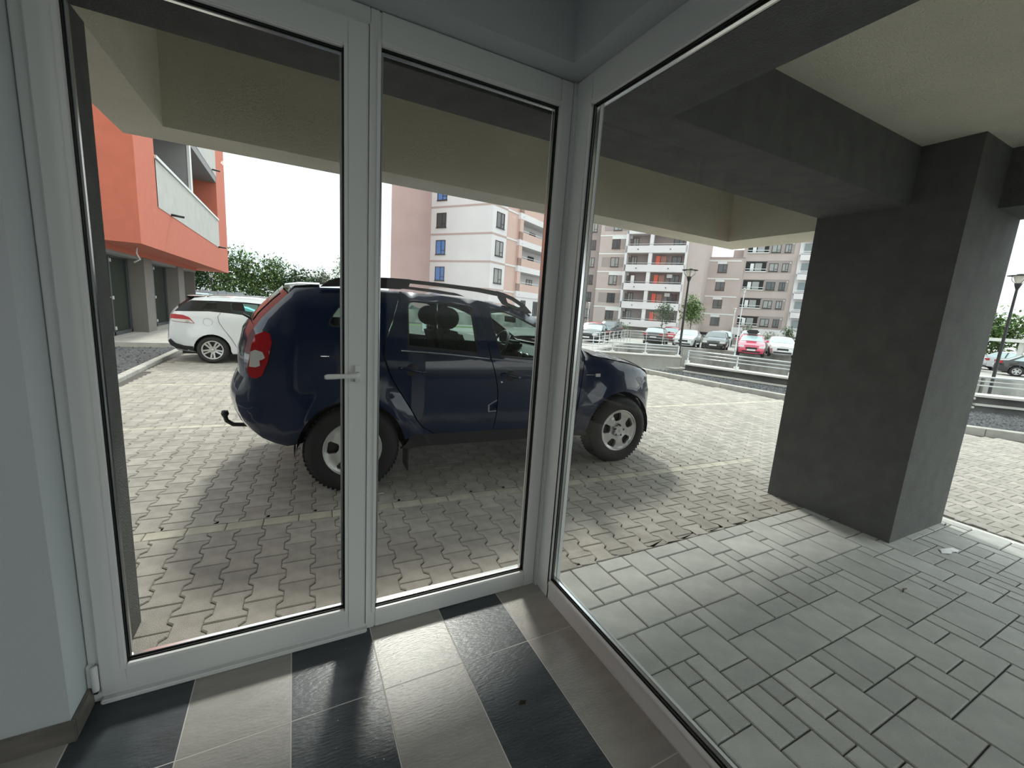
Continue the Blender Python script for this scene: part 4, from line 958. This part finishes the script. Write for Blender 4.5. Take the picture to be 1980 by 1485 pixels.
# ------------------------------------------------------------------ distant street furniture
def lamp_post(label, x, y, z, H, m=M_black, s=1.0, lantern=True):
    t = thing('street_lamp', label, 'lamp', (x, y, z), group='street lamps')
    mb = MB(); mb.lathe([(0, 0), (.075, 0), (.075, .05), (.055, .12), (.045, .45), (.058, .47), (.058, .50), (.036, .56), (.033, H * .5), (.026, H - .30)], (0, 0, 0), 'z', 12); mb.build('pole', m, t, fix=False)
    MB().lathe([(.026, H - .32), (.06, H - .22), (.07, H - .18), (.03, H - .16)], (0, 0, 0), 'z', 12).build('lantern_base', m, t, fix=False)
    MB().lathe([(.05, H - .18), (.10, H - .05), (.115, H + .0)], (0, 0, 0), 'z', 12).build('lamp_glass', M_lamp, t, fix=False)
    mb = MB()
    for k in range(4):
        a = pi / 4 + k * pi / 2; mb.tube([(.06 * cos(a), .06 * sin(a), H - .18), (.14 * cos(a), .14 * sin(a), H - .10), (.15 * cos(a), .15 * sin(a), H + .01)], .007, 5)
    mb.build('lantern_arms', m, t, fix=False)
    MB().lathe([(0, H + .055), (.06, H + .05), (.08, H + .02), (.22, H + .012), (.22, H), (.10, H - .002)], (0, 0, 0), 'z', 16).build('lamp_cap', m, t, fix=False)
    t.scale = (s,) * 3; return t
lamp_post('dark street lamp on the pale plinth, nearest one right of the navy bonnet', 10.15, 8.87, .02, 2.83)
lamp_post('dark street lamp at the right edge of the picture beyond the pillar', 15.52, 3.80, -.55, 3.55)
lamp_post('grey street lamp with amber tinted lantern behind the ramp, near the red car', 26.2, 18.3, -.7, 4.45, M_steel)
MB().box(-.25, -.12, -.05, .05, 2.55, 2.62).build('floodlight', M_whitemetal, bpy.data.objects['street_lamp.002'])
MB().box(.12, .25, -.05, .05, 2.55, 2.62).build('floodlight', M_whitemetal, bpy.data.objects['street_lamp.002'])
lamp_post('thin pale lamp post in front of the far building beside the silver car row', 36.6, 26.2, -.7, 3.6, M_whitemetal)
lamp_post('thin white lamp post close to the white corner post', 23.7, 32.2, -.7, 3.9, M_whitemetal)
lamp_post('thin pale lamp post left of the balcony tower foot', 24.1, 31.9, -.7, 3.2, M_steel)
lamp_post('small dark lamp post with white lantern in front of the green hedge', -4.13, 29.7, -.06, 2.3)
t = thing('pergola', 'cream concrete pergola over parked cars at the right edge', 'pergola', (43.3, 10.6, -.7))
for k, dy in enumerate((-.9, .9, -2.6, 2.4)): MB().box(-.12, .12, dy - .12, dy + .12, 0, 2.2).build('column', M_conc_w, t)
MB().box(-.35, .35, -3.4, 1.6, 2.2, 2.42).build('beam', M_conc_w, t); MB().box(-.2, 2.6, -2.9, -2.5, 2.22, 2.4).build('beam', M_conc_w, t)
t = thing('bollard', 'grey bollard on the verge seen through the rear door window of the navy SUV', 'bollard', (6.14, 22.3, -.06)); MB().box(-.11, .11, -.11, .11, 0, 1.0).build('post', M_steel, t); MB().box(-.13, .13, -.13, .13, 1.0, 1.06).build('cap', M_conc_w, t)
MB().prism([(2, 27.6), (14, 28.5), (14, 30.0), (2, 29.4)], -.06, -.03).build('grass_verge', M_grass, label='strip of green grass beyond the car park, seen through the navy SUV', cat='grass', kind='stuff')
t = thing('wheelie_bin', 'teal green waste bin standing beside the grey lamp post', 'bin', (32.9, 22.3, -.7), VD); MB().add([(-.25, -.3, 0), (.25, -.3, 0), (.25, .3, 0), (-.25, .3, 0), (-.32, -.36, 1.0), (.32, -.36, 1.0), (.32, .36, 1.0), (-.32, .36, 1.0)], [(0, 1, 2, 3), (4, 7, 6, 5), (0, 4, 5, 1), (1, 5, 6, 2), (2, 6, 7, 3), (3, 7, 4, 0)]).build('bin_body', mat('bin_teal', (.10, .35, .30), .5), t)
MB().box(-.35, .35, -.40, .40, 1.0, 1.06).build('bin_lid', mat('bin_lid', (.05, .10, .09), .5), t)
t = thing('hoarding', 'pale blue grey sheet metal fence panels under the hedge', 'fence', (-5.1, 29.56, -.06))
for k in range(6): MB().box(k * .42, k * .42 + .40, -.02, .02, 0, 1.38 + (k % 2) * .04).build('fence_panel', mat('sheet_metal', (.42, .47, .52), .4, metal=.3), t)
t = thing('low_wall', 'dark brown low wall along the foot of the hedge', 'wall', (-3.0, 33, -.06)); MB().box(0, 22, -.15, .15, 0, 1.0).build('wall_face', M_conc, t)
t = thing('shed', 'small brick outbuilding with flat roof beyond the spoiler of the navy SUV', 'building', (-.9, 59, 0)); MB().box(-1.2, 2.5, 0, 3, -.1, 1.9).build('wall', mat('brick', (.42, .20, .13), .9), t); MB().box(-1.6, 2.9, -.4, 3.4, 1.9, 2.2).build('roof', M_conc_w, t)
t = thing('chimney', 'tall thin chimney stack on the horizon above the hedge', 'chimney', (.84, 120, 0)); MB().lathe([(1.3, 0), (.9, 6.6), (0, 6.6)], (0, 0, 0), 'z', 12).build('stack', M_conc_w, t)

# ------------------------------------------------------------------ vegetation
def foliage(mb, c, r, n, s, rnd_, flat=1.0):
    for _ in range(n):
        while True:
            p = (rnd_.uniform(-1, 1), rnd_.uniform(-1, 1), rnd_.uniform(-1, 1)); q = sqrt(sum(a * a for a in p))
            if .35 < q < 1: break
        k = 1 + .18 * sin(p[0] * 9 + p[1] * 7) ; x, y, z = c[0] + p[0] * r[0] * k, c[1] + p[1] * r[1] * k, c[2] + p[2] * r[2] * k
        a, b = rnd_.uniform(0, 2 * pi), rnd_.uniform(-.9, .9); d = Vector((cos(a) * cos(b), sin(a) * cos(b), sin(b))); e = d.cross(Vector((0, 0, 1))).normalized()
        f = (e + Vector((0, 0, rnd_.uniform(-.6, .6)))).normalized(); l = s * rnd_.uniform(.6, 1.3); P0 = Vector((x, y, z))
        mb.add([P0 - d * l, P0 + f * l * .42, P0 + d * l, P0 - f * l * .42], [(0, 1, 2, 3)])
def tree(label, x, y, z, H, cr, n, s, m, seed, name='tree', group=None, blobs=6, trunk=.07, cbase=None):
    t = thing(name, label, 'tree' if name == 'tree' else name, (x, y, z), group=group); r_ = random.Random(seed); cb = cbase if cbase is not None else H - 2 * cr[2]
    mb = MB(); mb.tube([(0, 0, 0), (r_.uniform(-.05, .05), 0, cb * .6 + .1), (0, 0, H * .8)], [trunk, trunk * .75, trunk * .3], 7)
    for k in range(5):
        a = r_.uniform(0, 2 * pi); zz = cb + (H - cb) * r_.uniform(.1, .5); mb.tube([(0, 0, zz), (cr[0] * .6 * cos(a), cr[1] * .6 * sin(a), zz + cr[2] * .5)], [trunk * .4, trunk * .12], 5)
    mb.build('trunk', M_bark, t, fix=False); mb = MB(); cz = (cb + H) / 2
    for k in range(blobs):
        q = (r_.uniform(-.5, .5) * cr[0], r_.uniform(-.5, .5) * cr[1], cz + r_.uniform(-.55, .5) * (H - cb) / 2)
        foliage(mb, q, (cr[0] * .62, cr[1] * .62, (H - cb) * .32), n // blobs, s, r_)
    mb.build('foliage', m, t, kind='stuff', fix=False); return t
hl = [(-11.5, 47, 4.6, M_leaf2, 'dark green bushy tree right behind the orange building corner'), (-8.6, 48, 4.2, M_leaf2, 'dark green bushy tree behind the sheet metal fence'), (-6.2, 49, 5.0, M_leaf, 'green tree with orange tinted tips under the corner of the orange block'),
      (-3.9, 50, 4.7, M_leaf, 'bright green tree left of the middle of the hedge'), (-1.7, 50, 4.4, M_leaf, 'bright green tree in the middle of the hedge'), (.3, 50, 4.1, M_leaf2, 'darker green tree right of the middle of the hedge'), (2.0, 51, 3.6, M_leaf4, 'thin grey leaved tree at the right end of the hedge'),
      (3.0, 60, 3.0, M_leaf3, 'low yellow green bush beyond the end of the hedge'), (5.8, 62, 3.2, M_leaf3, 'second low yellow green bush further right beyond the hedge'), (5.6, 50, 5.2, M_leaf, 'single green tree top seen above the SUV roof by the door stile')]
for i, (x, y, H, m, lb) in enumerate(hl): tree(lb, x, y, -.1, H * 1.22, (2.0, 1.5, H * .6), 3400, .19, m, 20 + i, group='trees along the far left hedge', cbase=.1, blobs=9)
for i, (x, y, H) in enumerate([(5.0, 90, 7.4), (6.3, 92, 6.6), (7.5, 91, 7.0)]): tree(['tall thin poplar on the horizon, leftmost of three', 'tall thin poplar on the horizon, middle of three', 'tall thin poplar on the horizon, rightmost of three'][i], x, y, -.1, H, (.5, .5, H * .45), 500, .22, M_leaf4, 50 + i, group='poplars', cbase=1)
tree('slender young tree in front of the balcony tower', 33.2, 31.6, -.7, 4.1, (1.0, 1.0, 1.0), 900, .13, M_leaf2, 60, blobs=6, cbase=1.7)
tree('full young green tree at the right side of the balcony tower', 34.4, 29.1, -.7, 5.0, (1.15, 1.15, 1.3), 2200, .13, M_leaf, 61, blobs=8, cbase=1.6)
tree('dark green conical cypress behind the grey lamp post', 40.0, 27.1, -.3, 1.85, (.55, .55, .9), 900, .09, M_leaf2, 62, name='shrub', blobs=5, cbase=.0)
tree('dark green conical cypress beside the pillar edge', 41.6, 24.0, -.3, 2.1, (.6, .6, 1.0), 900, .09, M_leaf2, 63, name='shrub', blobs=5, cbase=.0)
tree('pale green shrub on the planter wall between the two cypresses', 42.3, 26.3, -.3, 1.3, (1.3, .8, .5), 700, .09, M_leaf4, 64, name='shrub', blobs=5, cbase=.1)
tree('spreading green shrub on the planter wall under the balcony tower', 31.9, 37.0, -.3, 1.5, (1.9, 1.0, .6), 1400, .10, M_leaf2, 65, name='shrub', blobs=7, cbase=.0)
for i, (x, y, H) in enumerate([(55.5, 17.5, 5.6), (58, 14.8, 5.4), (60.5, 12.0, 5.8), (63, 9.0, 5.5), (65, 5.8, 5.4)]):
    tree(['leftmost', 'second', 'third', 'fourth', 'rightmost'][i] + ' of the round green trees beyond the pergola at the right edge', x, y, -.7, H, (2.4, 2.4, H * .45), 2600, .24, M_leaf, 70 + i, group='trees beyond the pergola', cbase=.4, blobs=9)

# ------------------------------------------------------------------ orange building
ob = thing('orange_building', 'low building with orange and grey rendered upper floor over glazed shop fronts', 'building')
OX = -2.80
mb = MB(); mb.box(-16, OX, 11.7, 13.2, 2.24, 12); mb.box(-16, OX, 13.2, 22.6, 2.24, 3.22); mb.box(-16, OX, 22.6, 25.3, 2.24, 12); mb.box(-16, -4.2, 13.2, 22.6, 5.85, 6.0)
mb.build('orange_wall', M_orange, ob)
mb = MB(); mb.add([(OX + .01, 13.22, 4.27), (OX + .01, 13.22, 3.22), (OX + .01, 22.65, 3.18), (OX + .01, 22.65, 4.37), (OX - .16, 13.22, 4.27), (OX - .16, 13.22, 3.22), (OX - .16, 22.65, 3.18), (OX - .16, 22.65, 4.37)], [(0, 1, 2, 3), (7, 6, 5, 4), (0, 3, 7, 4), (1, 5, 6, 2)])
mb.build('balcony_parapet', M_greyren, ob)
MB().box(OX - .2, OX + .04, 13.2, 22.65, 4.30, 4.37).build('parapet_cap', M_whitemetal, ob)
g2 = mat('grey_inner', (.26, .265, .27), .85)
MB().box(-9, OX - .05, 17.3, 17.5, 3.22, 6.0).build('party_wall', g2, ob)
MB().box(OX - .06, OX + .01, 17.28, 17.52, 4.37, 6.0).build('party_wall_edge', M_whitemetal, ob)
MB().box(-4.6, -4.2, 13.2, 22.6, 3.22, 5.85).build('back_wall', g2, ob)
MB().box(-4.2, OX, 13.2, 22.65, 5.80, 6.05).build('upper_slab', g2, ob)
MB().box(OX - .16, OX + .01, 17.5, 22.65, 6.05, 7.3).build('upper_parapet', M_greyren, ob); MB().box(OX - .16, OX + .01, 13.2, 17.3, 6.05, 7.3).build('upper_parapet', M_greyren, ob)
MB().box(-4.19, -4.15, 19.6, 20.5, 3.3, 5.3).build('balcony_door', M_whitemetal, ob); MB().box(-4.19, -4.15, 20.5, 22.3, 3.3, 5.4).build('balcony_window', mat('maroon_dark', (.06, .02, .025), .4), ob)
for y, z in ((14.4, 3.24), (22.3, 3.20), (21.6, 6.1)): MB().tube([(OX - .05, y, z), (OX + .28, y + .05, z - .02)], .03, 8).build('drain_spout', M_black, ob)
MB().tube([(-3.2, 13.0, 2.24), (-3.22, 13.05, 2.1), (-3.18, 13.1, 1.98), (-3.3, 13.12, 1.90)], .018, 6).build('loose_cable', M_whitemetal, ob)
MB().prism([(-9, 12.4), (-2.35, 12.4), (-2.35, 23), (-9, 23)], -.1, .10).build('terrace', M_terrace, ob, label='pale stone terrace slab')
MB().box(-9, -3.62, 11.9, 22.5, 2.13, 2.24).build('orange_soffit_step', M_orange, ob); MB().box(-9, -3.66, 12.4, 22.5, 2.06, 2.13).build('lintel', g2, ob)
for a, b in ((15.2, 16.0), (19.1, 20.0)): MB().box(-4.35, -3.62, a, b, .1, 2.12).build('column', M_taupe, ob)
MB().box(-9, -3.7, 22.4, 22.5, .1, 2.2).build('end_wall', M_taupe, ob)
MB().box(-8.9, -8.8, 12.4, 22.4, .1, 2.2).build('inner_wall', mat('shop_wall', (.45, .43, .38), .8), ob)
MB().box(-9, -3.75, 12.5, 22.4, .09, .105).build('shop_floor', M_terrace, ob)
sg = glass_mat('shop_glass', (.62, .74, .70), 1.5, base=.05)
for a, b in ((12.55, 15.2), (16.0, 19.1)):
    f = MB(); X = -4.0
    for y in (a, (a + b) / 2 - .05, b - .08): f.box(X - .04, X + .04, y, y + .08, .1, 2.1)
    f.box(X - .04, X + .04, a, b, .1, .2); f.box(X - .04, X + .04, a, b, 2.02, 2.1)
    fr = f.build('shop_front', M_darkmetal, ob); box('pane', sg, (X - .01, X + .01, a + .08, (a + b) / 2 - .05, .2, 2.02), fr); box('pane', sg, (X - .01, X + .01, (a + b) / 2 + .03, b - .08, .2, 2.02), fr)
    MB().tube([(X + .07, (a + b) / 2 - .16, 1.05), (X + .07, (a + b) / 2 - .30, 1.05)], .015, 6).build('pull_handle', M_chrome, fr)
    for z in (.25, 1.0, 1.9): MB().box(X + .04, X + .07, (a + b) / 2 - .02, (a + b) / 2 + .03, z, z + .08).build('hinge', M_whitemetal, fr)
    MB().box(-6.0, -5.9, a + .2, a + 1.2, .7, 1.6).build('plywood_sheet', mat('plywood', (.55, .38, .20), .7), ob)
    MB().box(-5.6, -5.5, a + .1, a + 1.1, .1, .9).build('white_board', M_whitemetal, ob)

# ------------------------------------------------------------------ apartment blocks
M_aw = mat('block_white', (.66, .64, .645), .85, var=.03, vscale=.6)
M_ap = mat('block_pink', (.47, .33, .31), .88, var=.05, vscale=.4)
M_apl = mat('block_pink_light', (.56, .40, .35), .88)
M_ab = mat('block_beige', (.47, .40, .375), .88, var=.05, vscale=.5)
M_ad = mat('block_taupe', (.32, .275, .265), .88, var=.05, vscale=.5)
M_aline = mat('band_pinkish', (.45, .34, .31), .85)
M_wf = mat('window_frame_brown', (.045, .038, .036), .5)
M_wb = mat('window_blue', (.10, .22, .50), .08, spec=.8); M_wd = mat('window_dark', (.06, .065, .07), .1, spec=.8); M_wc = mat('window_curtain', (.30, .31, .30), .2)
def wbox(par, name, m, P0, d, u0, u1, w0, w1, z0, z1, label=None):
    """box in facade coordinates: u along d, w into the building"""
    n = Vector((-d[1], d[0])); 
    pts = [(P0[0] + d[0] * u + n.x * w, P0[1] + d[1] * u + n.y * w) for u, w in ((u0, w0), (u1, w0), (u1, w1), (u0, w1))]
    return MB().prism(pts, z0, z1).build(name, m, par, label=label)
def window(par, P0, d, u0, u1, z0, z1, glassm, mull=True, fm=M_wf, w=0.0):
    n = Vector((-d[1], d[0])); T = lambda u, w_: (P0[0] + d[0] * u + n.x * w_, P0[1] + d[1] * u + n.y * w_)
    mb = MB(); f = .07
    def B(a, b, w0, w1, q0, q1): mb.prism([T(a, w0), T(b, w0), T(b, w1), T(a, w1)], q0, q1)
    B(u0, u0 + f, w - .06, w, z0, z1); B(u1 - f, u1, w - .06, w, z0, z1); B(u0, u1, w - .06, w, z0, z0 + f); B(u0, u1, w - .06, w, z1 - f, z1)
    if mull: um = u0 + (u1 - u0) * .56; B(um - f / 2, um + f / 2, w - .055, w, z0, z1); B(um, u1, w - .055, w, z0 + (z1 - z0) * .26, z0 + (z1 - z0) * .26 + f * .8)
    o = mb.build('window', fm, par, fix=False)
    mb = MB(); mb.prism([T(u0 + f, w - .02), T(u1 - f, w - .02), T(u1 - f, w - .01), T(u0 + f, w - .01)], z0 + f, z1 - f); mb.build('pane', glassm, o, fix=False)
    mb = MB(); mb.prism([T(u0 - .05, w - .12), T(u1 + .05, w - .12), T(u1 + .05, w), T(u0 - .05, w)], z0 - .06, z0); mb.build('sill', fm, o, fix=False)
    return o
RNG = random.Random(5)
gl_ = lambda: RNG.choice([M_wd, M_wc, M_wc, M_wd])
# block behind the navy SUV
bb = thing('apartment_block', 'white and dusty pink apartment block behind the roof of the navy SUV', 'building')
K = Vector((13.757, 48.32)); u = Vector((.5639, -.8258)); v = Vector((.8566, .5159)).normalized(); R1 = K + u * 8.05
lf = Vector((-.8258, -.5639)); KL = K + lf * 6.05
# pink gable (wide blank wall)
MB().prism([tuple(K + u * .02), tuple(K + v * 9), tuple(KL + v * 9 + Vector((-1, 1.5))), tuple(KL)], -1, 20).build('pink_gable', M_ap, bb)
MB().prism([tuple(K), tuple(R1), tuple(R1 + v * 2.75), tuple(K + v * 9)], -1, 20).build('white_wing', M_aw, bb)
for z in (3.42, 6.22, 9.07, 11.92):
    wbox(bb, 'floor_band', M_aline, K, u, -.01, 8.06, -.03, .05, z - .09, z + .09); wbox(bb, 'floor_band', M_aline, R1, v, -.03, 2.75, -.03, .05, z - .09, z + .09)
for z, g_ in ((4.1, M_wb), (6.93, M_wb), (9.78, M_wd), (12.6, M_wb)):
    window(bb, K, u, .82, 2.12, z, z + 1.52, g_); window(bb, R1, v, .69, 2.15, z, z + 1.55, M_wc if z < 9 else M_wd)
RP = R1 + v * 2.75
wbox(bb, 'pink_wing', M_apl, RP, v, 0, 2.4, .12, 6, -1, 20)
for z in (3.42, 6.3, 9.1, 12.0): wbox(bb, 'floor_band', M_aw, RP, v, 0, 2.42, .06, .2, z - .09, z + .09)
for k in range(5):
    z = .6 + 2.85 * k
    wbox(bb, 'balcony_slab', M_aw, RP, v, 2.35, 14, -.25, 2.2, z + 2.35, z + 3.0)
    wbox(bb, 'balcony_parapet', M_apl, RP, v, 2.38, 14, -.20, -.05, z + 3.0 - .02, z + 3.85)
    wbox(bb, 'recess_wall', M_aw, RP, v, 2.4, 14, 1.6, 6, z + 2.9, z + 5.3)
    wbox(bb, 'side_pier', M_apl, RP, v, 2.38, 3.1, -.2, 1.7, z + 3.0, z + 5.3)
    n2 = window(bb, RP, v, 3.4, 5.9, z + 3.3, z + 4.75, gl_(), w=1.58); n2 = window(bb, RP, v, 7.5, 9.0, z + 3.3, z + 4.75, gl_(), w=1.58)
    P0 = RP + v * 3.1; n = Vector((-v.y, v.x)); a = P0 - n * .12; b = RP + v * 14 - n * .12
    MB().tube([(a.x, a.y, z + 4.05), (b.x, b.y, z + 4.05)], .035, 6).build('balcony_rail', M_steel, bb)
    MB().box(P0.x - .05, P0.x + .05, P0.y - .3, P0.y - .1, z + 2.6, z + 2.66).build('drain_spout', M_black, bb)
wbox(bb, 'ground_floor', M_aw, RP, v, 2.38, 14, -.15, 5, -1, 3.0)
window(bb, RP, v, 3.6, 4.7, .9, 2.6, M_wd, w=-.15); window(bb, RP, v, 6.6, 7.7, .9, 2.6, M_wd, w=-.15)

# far L shaped block behind the car park
fb = thing('apartment_block', 'long beige and taupe apartment block with white balcony tower behind the car park', 'building')
u = Vector((.57465, -.8184)); v = Vector((.8184, .57465))
Pd = Vector((45.29, 58.63)); BZ = -1.0; TOP = 20
wbox(fb, 'taupe_wing', M_ad, Pd, u, -16, -.01, 1.0, 12, BZ, TOP)
for k in range(6):
    z = .75 + 2.85 * k; window(fb, Pd, u, -2.2, -1.0, z + .2, z + 1.75, gl_(), w=1.0)
    wbox(fb, 'drain_box', M_whitemetal, Pd, u, -3.2, -2.8, .75, 1.0, z + 2.0, z + 2.35)
wbox(fb, 'beige_wing', M_ab, Pd, u, 0, 5.3, 0, 12, BZ, TOP)
for k in range(7): wbox(fb, 'floor_band', M_whitemetal, Pd, u, -.02, 5.3, -.05, .05, 3.0 + 2.85 * k - .09, 3.0 + 2.85 * k + .09)
for k in range(6):
    z = 3.0 + 2.85 * k; alt = k % 2
    if alt == 0: wbox(fb, 'taupe_panel', M_ad, Pd, u, .6, 5.25, -.04, .04, z + .75, z + 2.3)
    else: wbox(fb, 'taupe_panel', M_ad, Pd, u, 2.0, 5.25, -.04, .04, z + .75, z + 2.3); wbox(fb, 'white_panel', M_whitemetal, Pd, u, 2.0, 5.25, -.05, .04, z + 2.3, z + 2.75)
    window(fb, Pd, u, 2.1, 3.4, z + .78, z + 2.26, gl_(), w=-.04); window(fb, Pd, u, 4.6, 5.25, z + .78, z + 2.26, M_wc, w=-.04)
wbox(fb, 'white_panel', M_whitemetal, Pd, u, 2.0, 5.25, -.05, .04, 2.45, 2.9); wbox(fb, 'taupe_panel', M_ad, Pd, u, 2.0, 5.25, -.04, .04, .9, 2.45)
window(fb, Pd, u, 2.1, 3.4, .95, 2.4, M_wd, w=-.04); window(fb, Pd, u, 4.6, 5.25, .95, 2.4, M_wc, w=-.04)
# balcony tower, projecting
Pt = Vector((47.0, 53.75)); Lt = 8.85
wbox(fb, 'tower_core', M_ad, Pt, u, 0, Lt, 1.6, 9, BZ, 16)
wbox(fb, 'tower_side', M_ab, Pt, u, Lt, Lt + .05, .3, 9, BZ, 16); wbox(fb, 'tower_pier', M_aw, Pt, u, -.35, .0, -.05, 2.2, .1, 15.2); wbox(fb, 'tower_pier', M_aw, Pt, u, Lt - .25, Lt + .1, -.05, 2.0, .1, 15.2)
for k in range(6):
    z = .1 + 2.85 * k
    wbox(fb, 'balcony_front', M_aw, Pt, u, -.3, Lt, -.05, .1, z, z + 1.05); wbox(fb, 'balcony_floor', M_aw, Pt, u, 0, Lt, .1, 1.6, z, z + .15)
    wbox(fb, 'balcony_ceiling', M_aw, Pt, u, 0, Lt, 0, 1.6, z + 2.83, z + 2.86)
    if k < 5:
        wbox(fb, 'balcony_pillar', M_aw, Pt, u, 3.3, 3.85, .05, .55, z + 1.05, z + 2.85)
        n = Vector((-u.y, u.x)); a = Pt + n * .0; b = Pt + u * Lt
        MB().tube([(a.x, a.y, z + 1.30), (b.x, b.y, z + 1.30)], .04, 6).build('balcony_rail', M_steel, fb)
        window(fb, Pt, u, .4, 1.3, z + .9, z + 2.5, M_wc, w=1.58); window(fb, Pt, u, 6.6, 8.0, z + .9, z + 2.5, M_wd, w=1.58)
        if k in (0, 1, 2, 3):
            wbox(fb, 'red_curtain', mat('curtain_red', (.62, .12, .08), .8), Pt, u, 4.4, 5.0, .7, .75, z + 1.0, z + 2.45); wbox(fb, 'striped_curtain', mat('curtain_stripe', (.30, .16, .13), .8), Pt, u, 5.1, 5.9, .8, .85, z + 1.0, z + 2.4)
        if k in (1, 2): wbox(fb, 'air_conditioner', M_whitemetal, Pt, u, 6.2, 7.0, 1.2, 1.6, z + 2.1, z + 2.65)
        if k == 2: wbox(fb, 'white_cabinet', M_whitemetal, Pt, u, .9, 1.4, .5, .9, z + .9, z + 2.3)
    for q in (1.6, 6.4): wbox(fb, 'drain_spout', M_black, Pt, u, q, q + .12, -.2, -.05, z + .45, z + .57)
# link wing and east wing
PS_ = Pt + u * (Lt + .06)
wbox(fb, 'tower_flank', M_ab, PS_, v, .3, 13, -2.5, 0, BZ, 17)
for k in range(6): wbox(fb, 'floor_band', M_whitemetal, PS_, v, .3, 11, -.05, .05, 3.0 + 2.85 * k - .08, 3.0 + 2.85 * k + .08)
for k in range(5): window(fb, PS_, v, 7.2, 8.6, 3.7 + 2.85 * k, 5.2 + 2.85 * k, M_wd, w=0)
Pw = Vector((60.73, 50.53)); Pe = Vector((64.62, 45.44))
wbox(fb, 'link_wing', M_ab, Pw, u, -4.0, 6.0, 0, 9, BZ, 12.1)
wbox(fb, 'parapet_cap', M_ad, Pw, u, -4.0, 6.0, -.06, .3, 12.0, 12.15)
for k in range(4):
    z = 3.0 + 2.85 * k
    wbox(fb, 'floor_band', M_whitemetal, Pw, u, -.3, 5.6, -.05, .05, z - .1, z + .1)
    wbox(fb, 'white_panel', M_whitemetal, Pw, u, 2.15, 3.5, -.05, .05, z - .5, z - .05)
    window(fb, Pw, u, 2.3, 3.65, z - 1.85, z - .5, M_wd, w=0)
wbox(fb, 'dark_plinth', M_ad, Pw, u, -4.0, 6.0, -.05, .1, BZ, -.2)
wbox(fb, 'east_wing', M_ab, Pe, u, -.7, 6.75, 0, 9, BZ, 16); wbox(fb, 'roof_wall', M_ab, Pe, u, -2.2, -.7, 2, 6, 12, 13.6)
for k in range(5):
    z = 1.35 + 2.85 * k
    wbox(fb, 'taupe_panel', M_ad, Pe, u, 2.7, 6.1, -.04, .04, z - .05, z + 1.75)
    wbox(fb, 'loggia', M_liner, Pe, u, -.15, 2.8, -.03, .03, z + .1, z + 1.6)
    wbox(fb, 'loggia_frame', M_wf, Pe, u, -.15, 2.8, -.05, -.03, z + 1.5, z + 1.65)
    wbox(fb, 'loggia_curtain', M_whitemetal, Pe, u, .5, 1.0, -.06, -.04, z + .2, z + 1.3); wbox(fb, 'loggia_curtain', M_wc, Pe, u, 1.15, 2.1, -.06, -.04, z + .2, z + 1.35)
    wbox(fb, 'balcony_rail', M_steel, Pe, u, -.15, 2.8, -.16, -.10, z + .42, z + .50); wbox(fb, 'balcony_edge', M_whitemetal, Pe, u, -.15, 2.8, -.18, -.04, z + .02, z + .14)
    window(fb, Pe, u, 3.1, 4.3, z + .15, z + 1.35, gl_(), w=-.04); window(fb, Pe, u, 4.85, 5.65, z + .15, z + 1.35, gl_(), w=-.04)
    wbox(fb, 'lamp_box', M_whitemetal, Pe, u, 5.8, 5.95, -.14, -.04, z + 1.35, z + 1.5)
wbox(fb, 'garden_wall', M_aw, Pe, u, -.8, 6.8, -.9, -.7, BZ, 1.05)
wbox(fb, 'white_wing', M_aw, Pe, u, 6.75, 18, -.3, 9, BZ, 16)
for k in range(6):
    z = 1.2 + 2.85 * k
    wbox(fb, 'balcony_front', M_aw, Pe, u, 6.9, 18, -1.1, -.9, z - 1.0, z + .05); wbox(fb, 'balcony_glass', M_farglass, Pe, u, 7.3, 18, -.42, -.38, z + .3, z + 1.5); wbox(fb, 'balcony_rail', M_steel, Pe, u, 7.0, 18, -1.1, -1.0, z + .25, z + .33)
    wbox(fb, 'floor_slab', M_aw, Pe, u, 6.8, 18, -1.1, -.3, z - .2, z)

# ------------------------------------------------------------------ small litter outside
MB().add([(3.82, .955, -.017), (3.87, .985, -.012), (3.93, .975, -.014), (3.985, .955, -.010), (4.0, .925, -.016), (3.95, .918, -.013), (3.92, .935, -.016), (3.87, .925, -.012), (3.91, .95, -.006)],
         [(0, 1, 8), (1, 2, 8), (2, 3, 8), (3, 4, 8), (4, 5, 8), (5, 6, 8), (6, 7, 8), (7, 0, 8)], True).build('plastic_scrap', M_whitemetal, label='white torn plastic scrap lying by the foot of the pillar', cat='litter')
rc = random.Random(9)
for nm, lb, x, y, sc, m in (('pebble', 'small dark stone chip at the right foot corner of the pillar', 4.44, 1.13, .016, M_conc_d), ('cigarette_butt', 'small pale cigarette butt on the blocks near the rear wheel of the navy SUV', .55, 3.02, .02, M_conc_w), ('twig', 'tiny dark twig on the grey slabs in front of the pillar', 3.03, .86, .03, M_bark)):
    MB().tube([(x - sc, y, -.014), (x, y + sc * .3, -.010), (x + sc, y + sc * .2, -.014)], .004, 5).build(nm, m, label=lb, cat='litter' if nm != 'twig' else 'twig')
